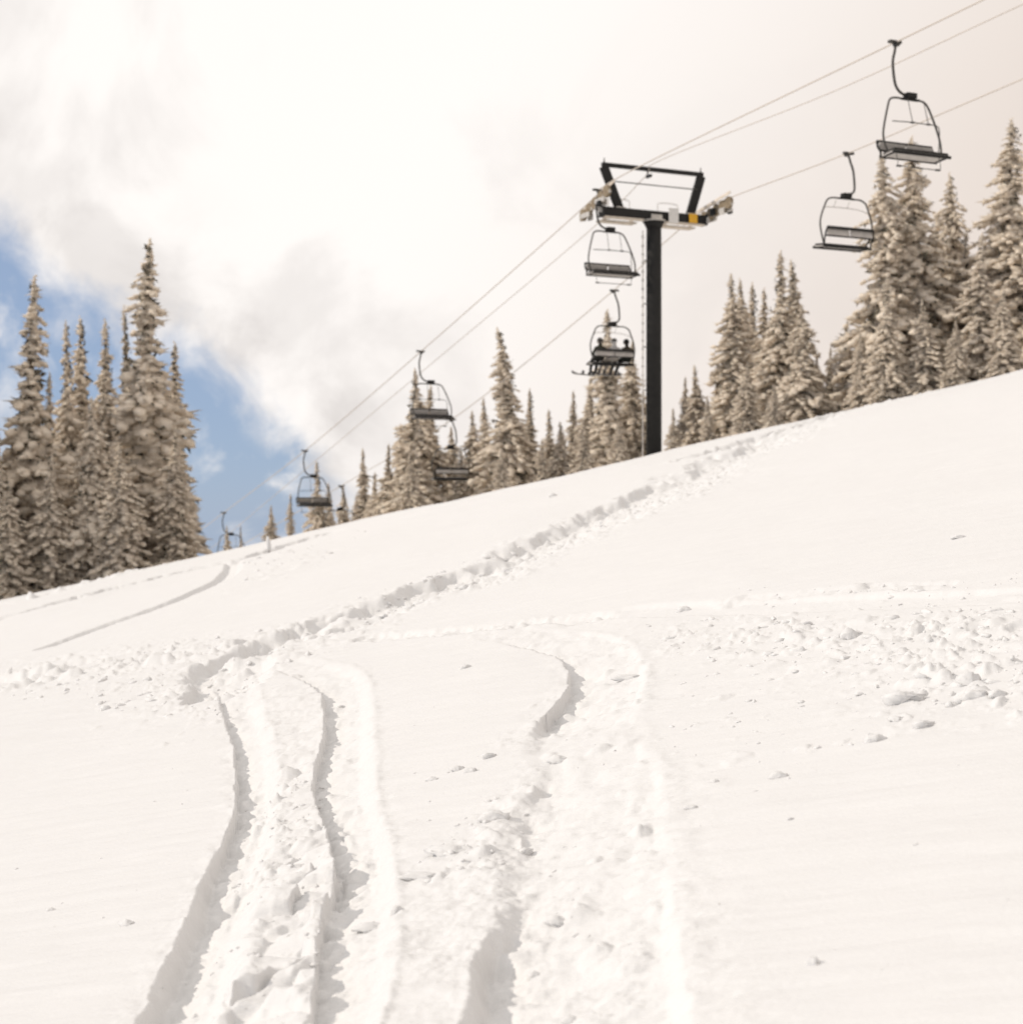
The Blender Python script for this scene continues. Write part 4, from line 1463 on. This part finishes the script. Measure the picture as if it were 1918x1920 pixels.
def crumbs(region, count, smin, smax):
    global nv
    P = np.array(region, dtype=float)
    lo, hi = P.min(0), P.max(0)
    done = 0
    while done < count:
        px, py = cr.uniform(lo[0], hi[0]), cr.uniform(lo[1], hi[1])
        ins = False
        for i in range(len(P)):
            ax, ay = P[i]; bx, by = P[(i + 1) % len(P)]
            if (ay > py) != (by > py) and px < (bx - ax) * (py - ay) / (by - ay) + ax:
                ins = not ins
        if not ins: continue
        done += 1
        x, y = gp(px, py)
        s = (smin + (smax - smin) * cr.random() ** 3) * 0.55
        vv, f = CRB[cr.integers(0, len(CRB))]
        a = cr.uniform(0, 6.28); c_, s_ = math.cos(a), math.sin(a)
        q = vv * np.array([s * cr.uniform(.8, 1.6), s * cr.uniform(.6, 1.0), s * cr.uniform(.4, .8)])
        q = np.stack([q[:, 0] * c_ - q[:, 1] * s_, q[:, 0] * s_ + q[:, 1] * c_, q[:, 2]], 1)
        CV.append(q + np.array([x, y, gz(x, y) - s * .06])); CF.append(f + nv)
        nv += len(vv)


CRB = [clod_mesh('crumb', 500 + k, 2, .3) for k in range(5)]
crumbs([(1200, 1160), (1918, 1140), (1918, 1320), (1700, 1330), (1500, 1270), (1260, 1230)], 260, .012, .075)
crumbs([(1210, 1230), (1500, 1260), (1750, 1350), (1600, 1440), (1400, 1500), (1240, 1420)], 60, .008, .04)
crumbs([(0, 1240), (400, 1190), (660, 1150), (600, 1215), (470, 1270), (440, 1345), (300, 1340), (0, 1310)], 260, .015, .09)
crumbs([(450, 1480), (610, 1430), (640, 1540), (590, 1640), (480, 1700), (430, 1660)], 130, .008, .035)
crumbs([(900, 1500), (1000, 1460), (960, 1640), (800, 1660), (780, 1620)], 50, .008, .035)
crumbs([(380, 1700), (600, 1650), (600, 1900), (260, 1910)], 80, .006, .026)
crumbs([(660, 1120), (1000, 1000), (1240, 900), (1260, 925), (1020, 1040), (760, 1140), (670, 1160)], 200, .03, .13)
crumbs([(1000, 1330), (1060, 1290), (1200, 1380), (1200, 1900), (1000, 1900), (1030, 1600)], 60, .005, .022)
crumbs([(1300, 1400), (1900, 1350), (1900, 1900), (1320, 1900)], 16, .005, .016)
crumbs([(0, 1340), (420, 1360), (430, 1500), (300, 1700), (0, 1900)], 22, .005, .02)
crumbs([(700, 1300), (950, 1280), (900, 1500), (740, 1560)], 20, .006, .02)
crumbs([(430, 1060), (640, 1000), (760, 980), (600, 1060), (440, 1110)], 40, .04, .12)
crumbs([(1380, 1100), (1918, 1070), (1918, 1130), (1400, 1130)], 60, .012, .05)
fv = np.concatenate(CV); ff = np.concatenate(CF)
deb = link_mesh('snow_crumbs', np_mesh('snow_crumbs', fv, ff.ravel(), np.full(len(ff), 3), [M['lump']]))
tag(deb, 'countless small crumbs of snow scattered along the tracks', 'snow', kind='stuff')
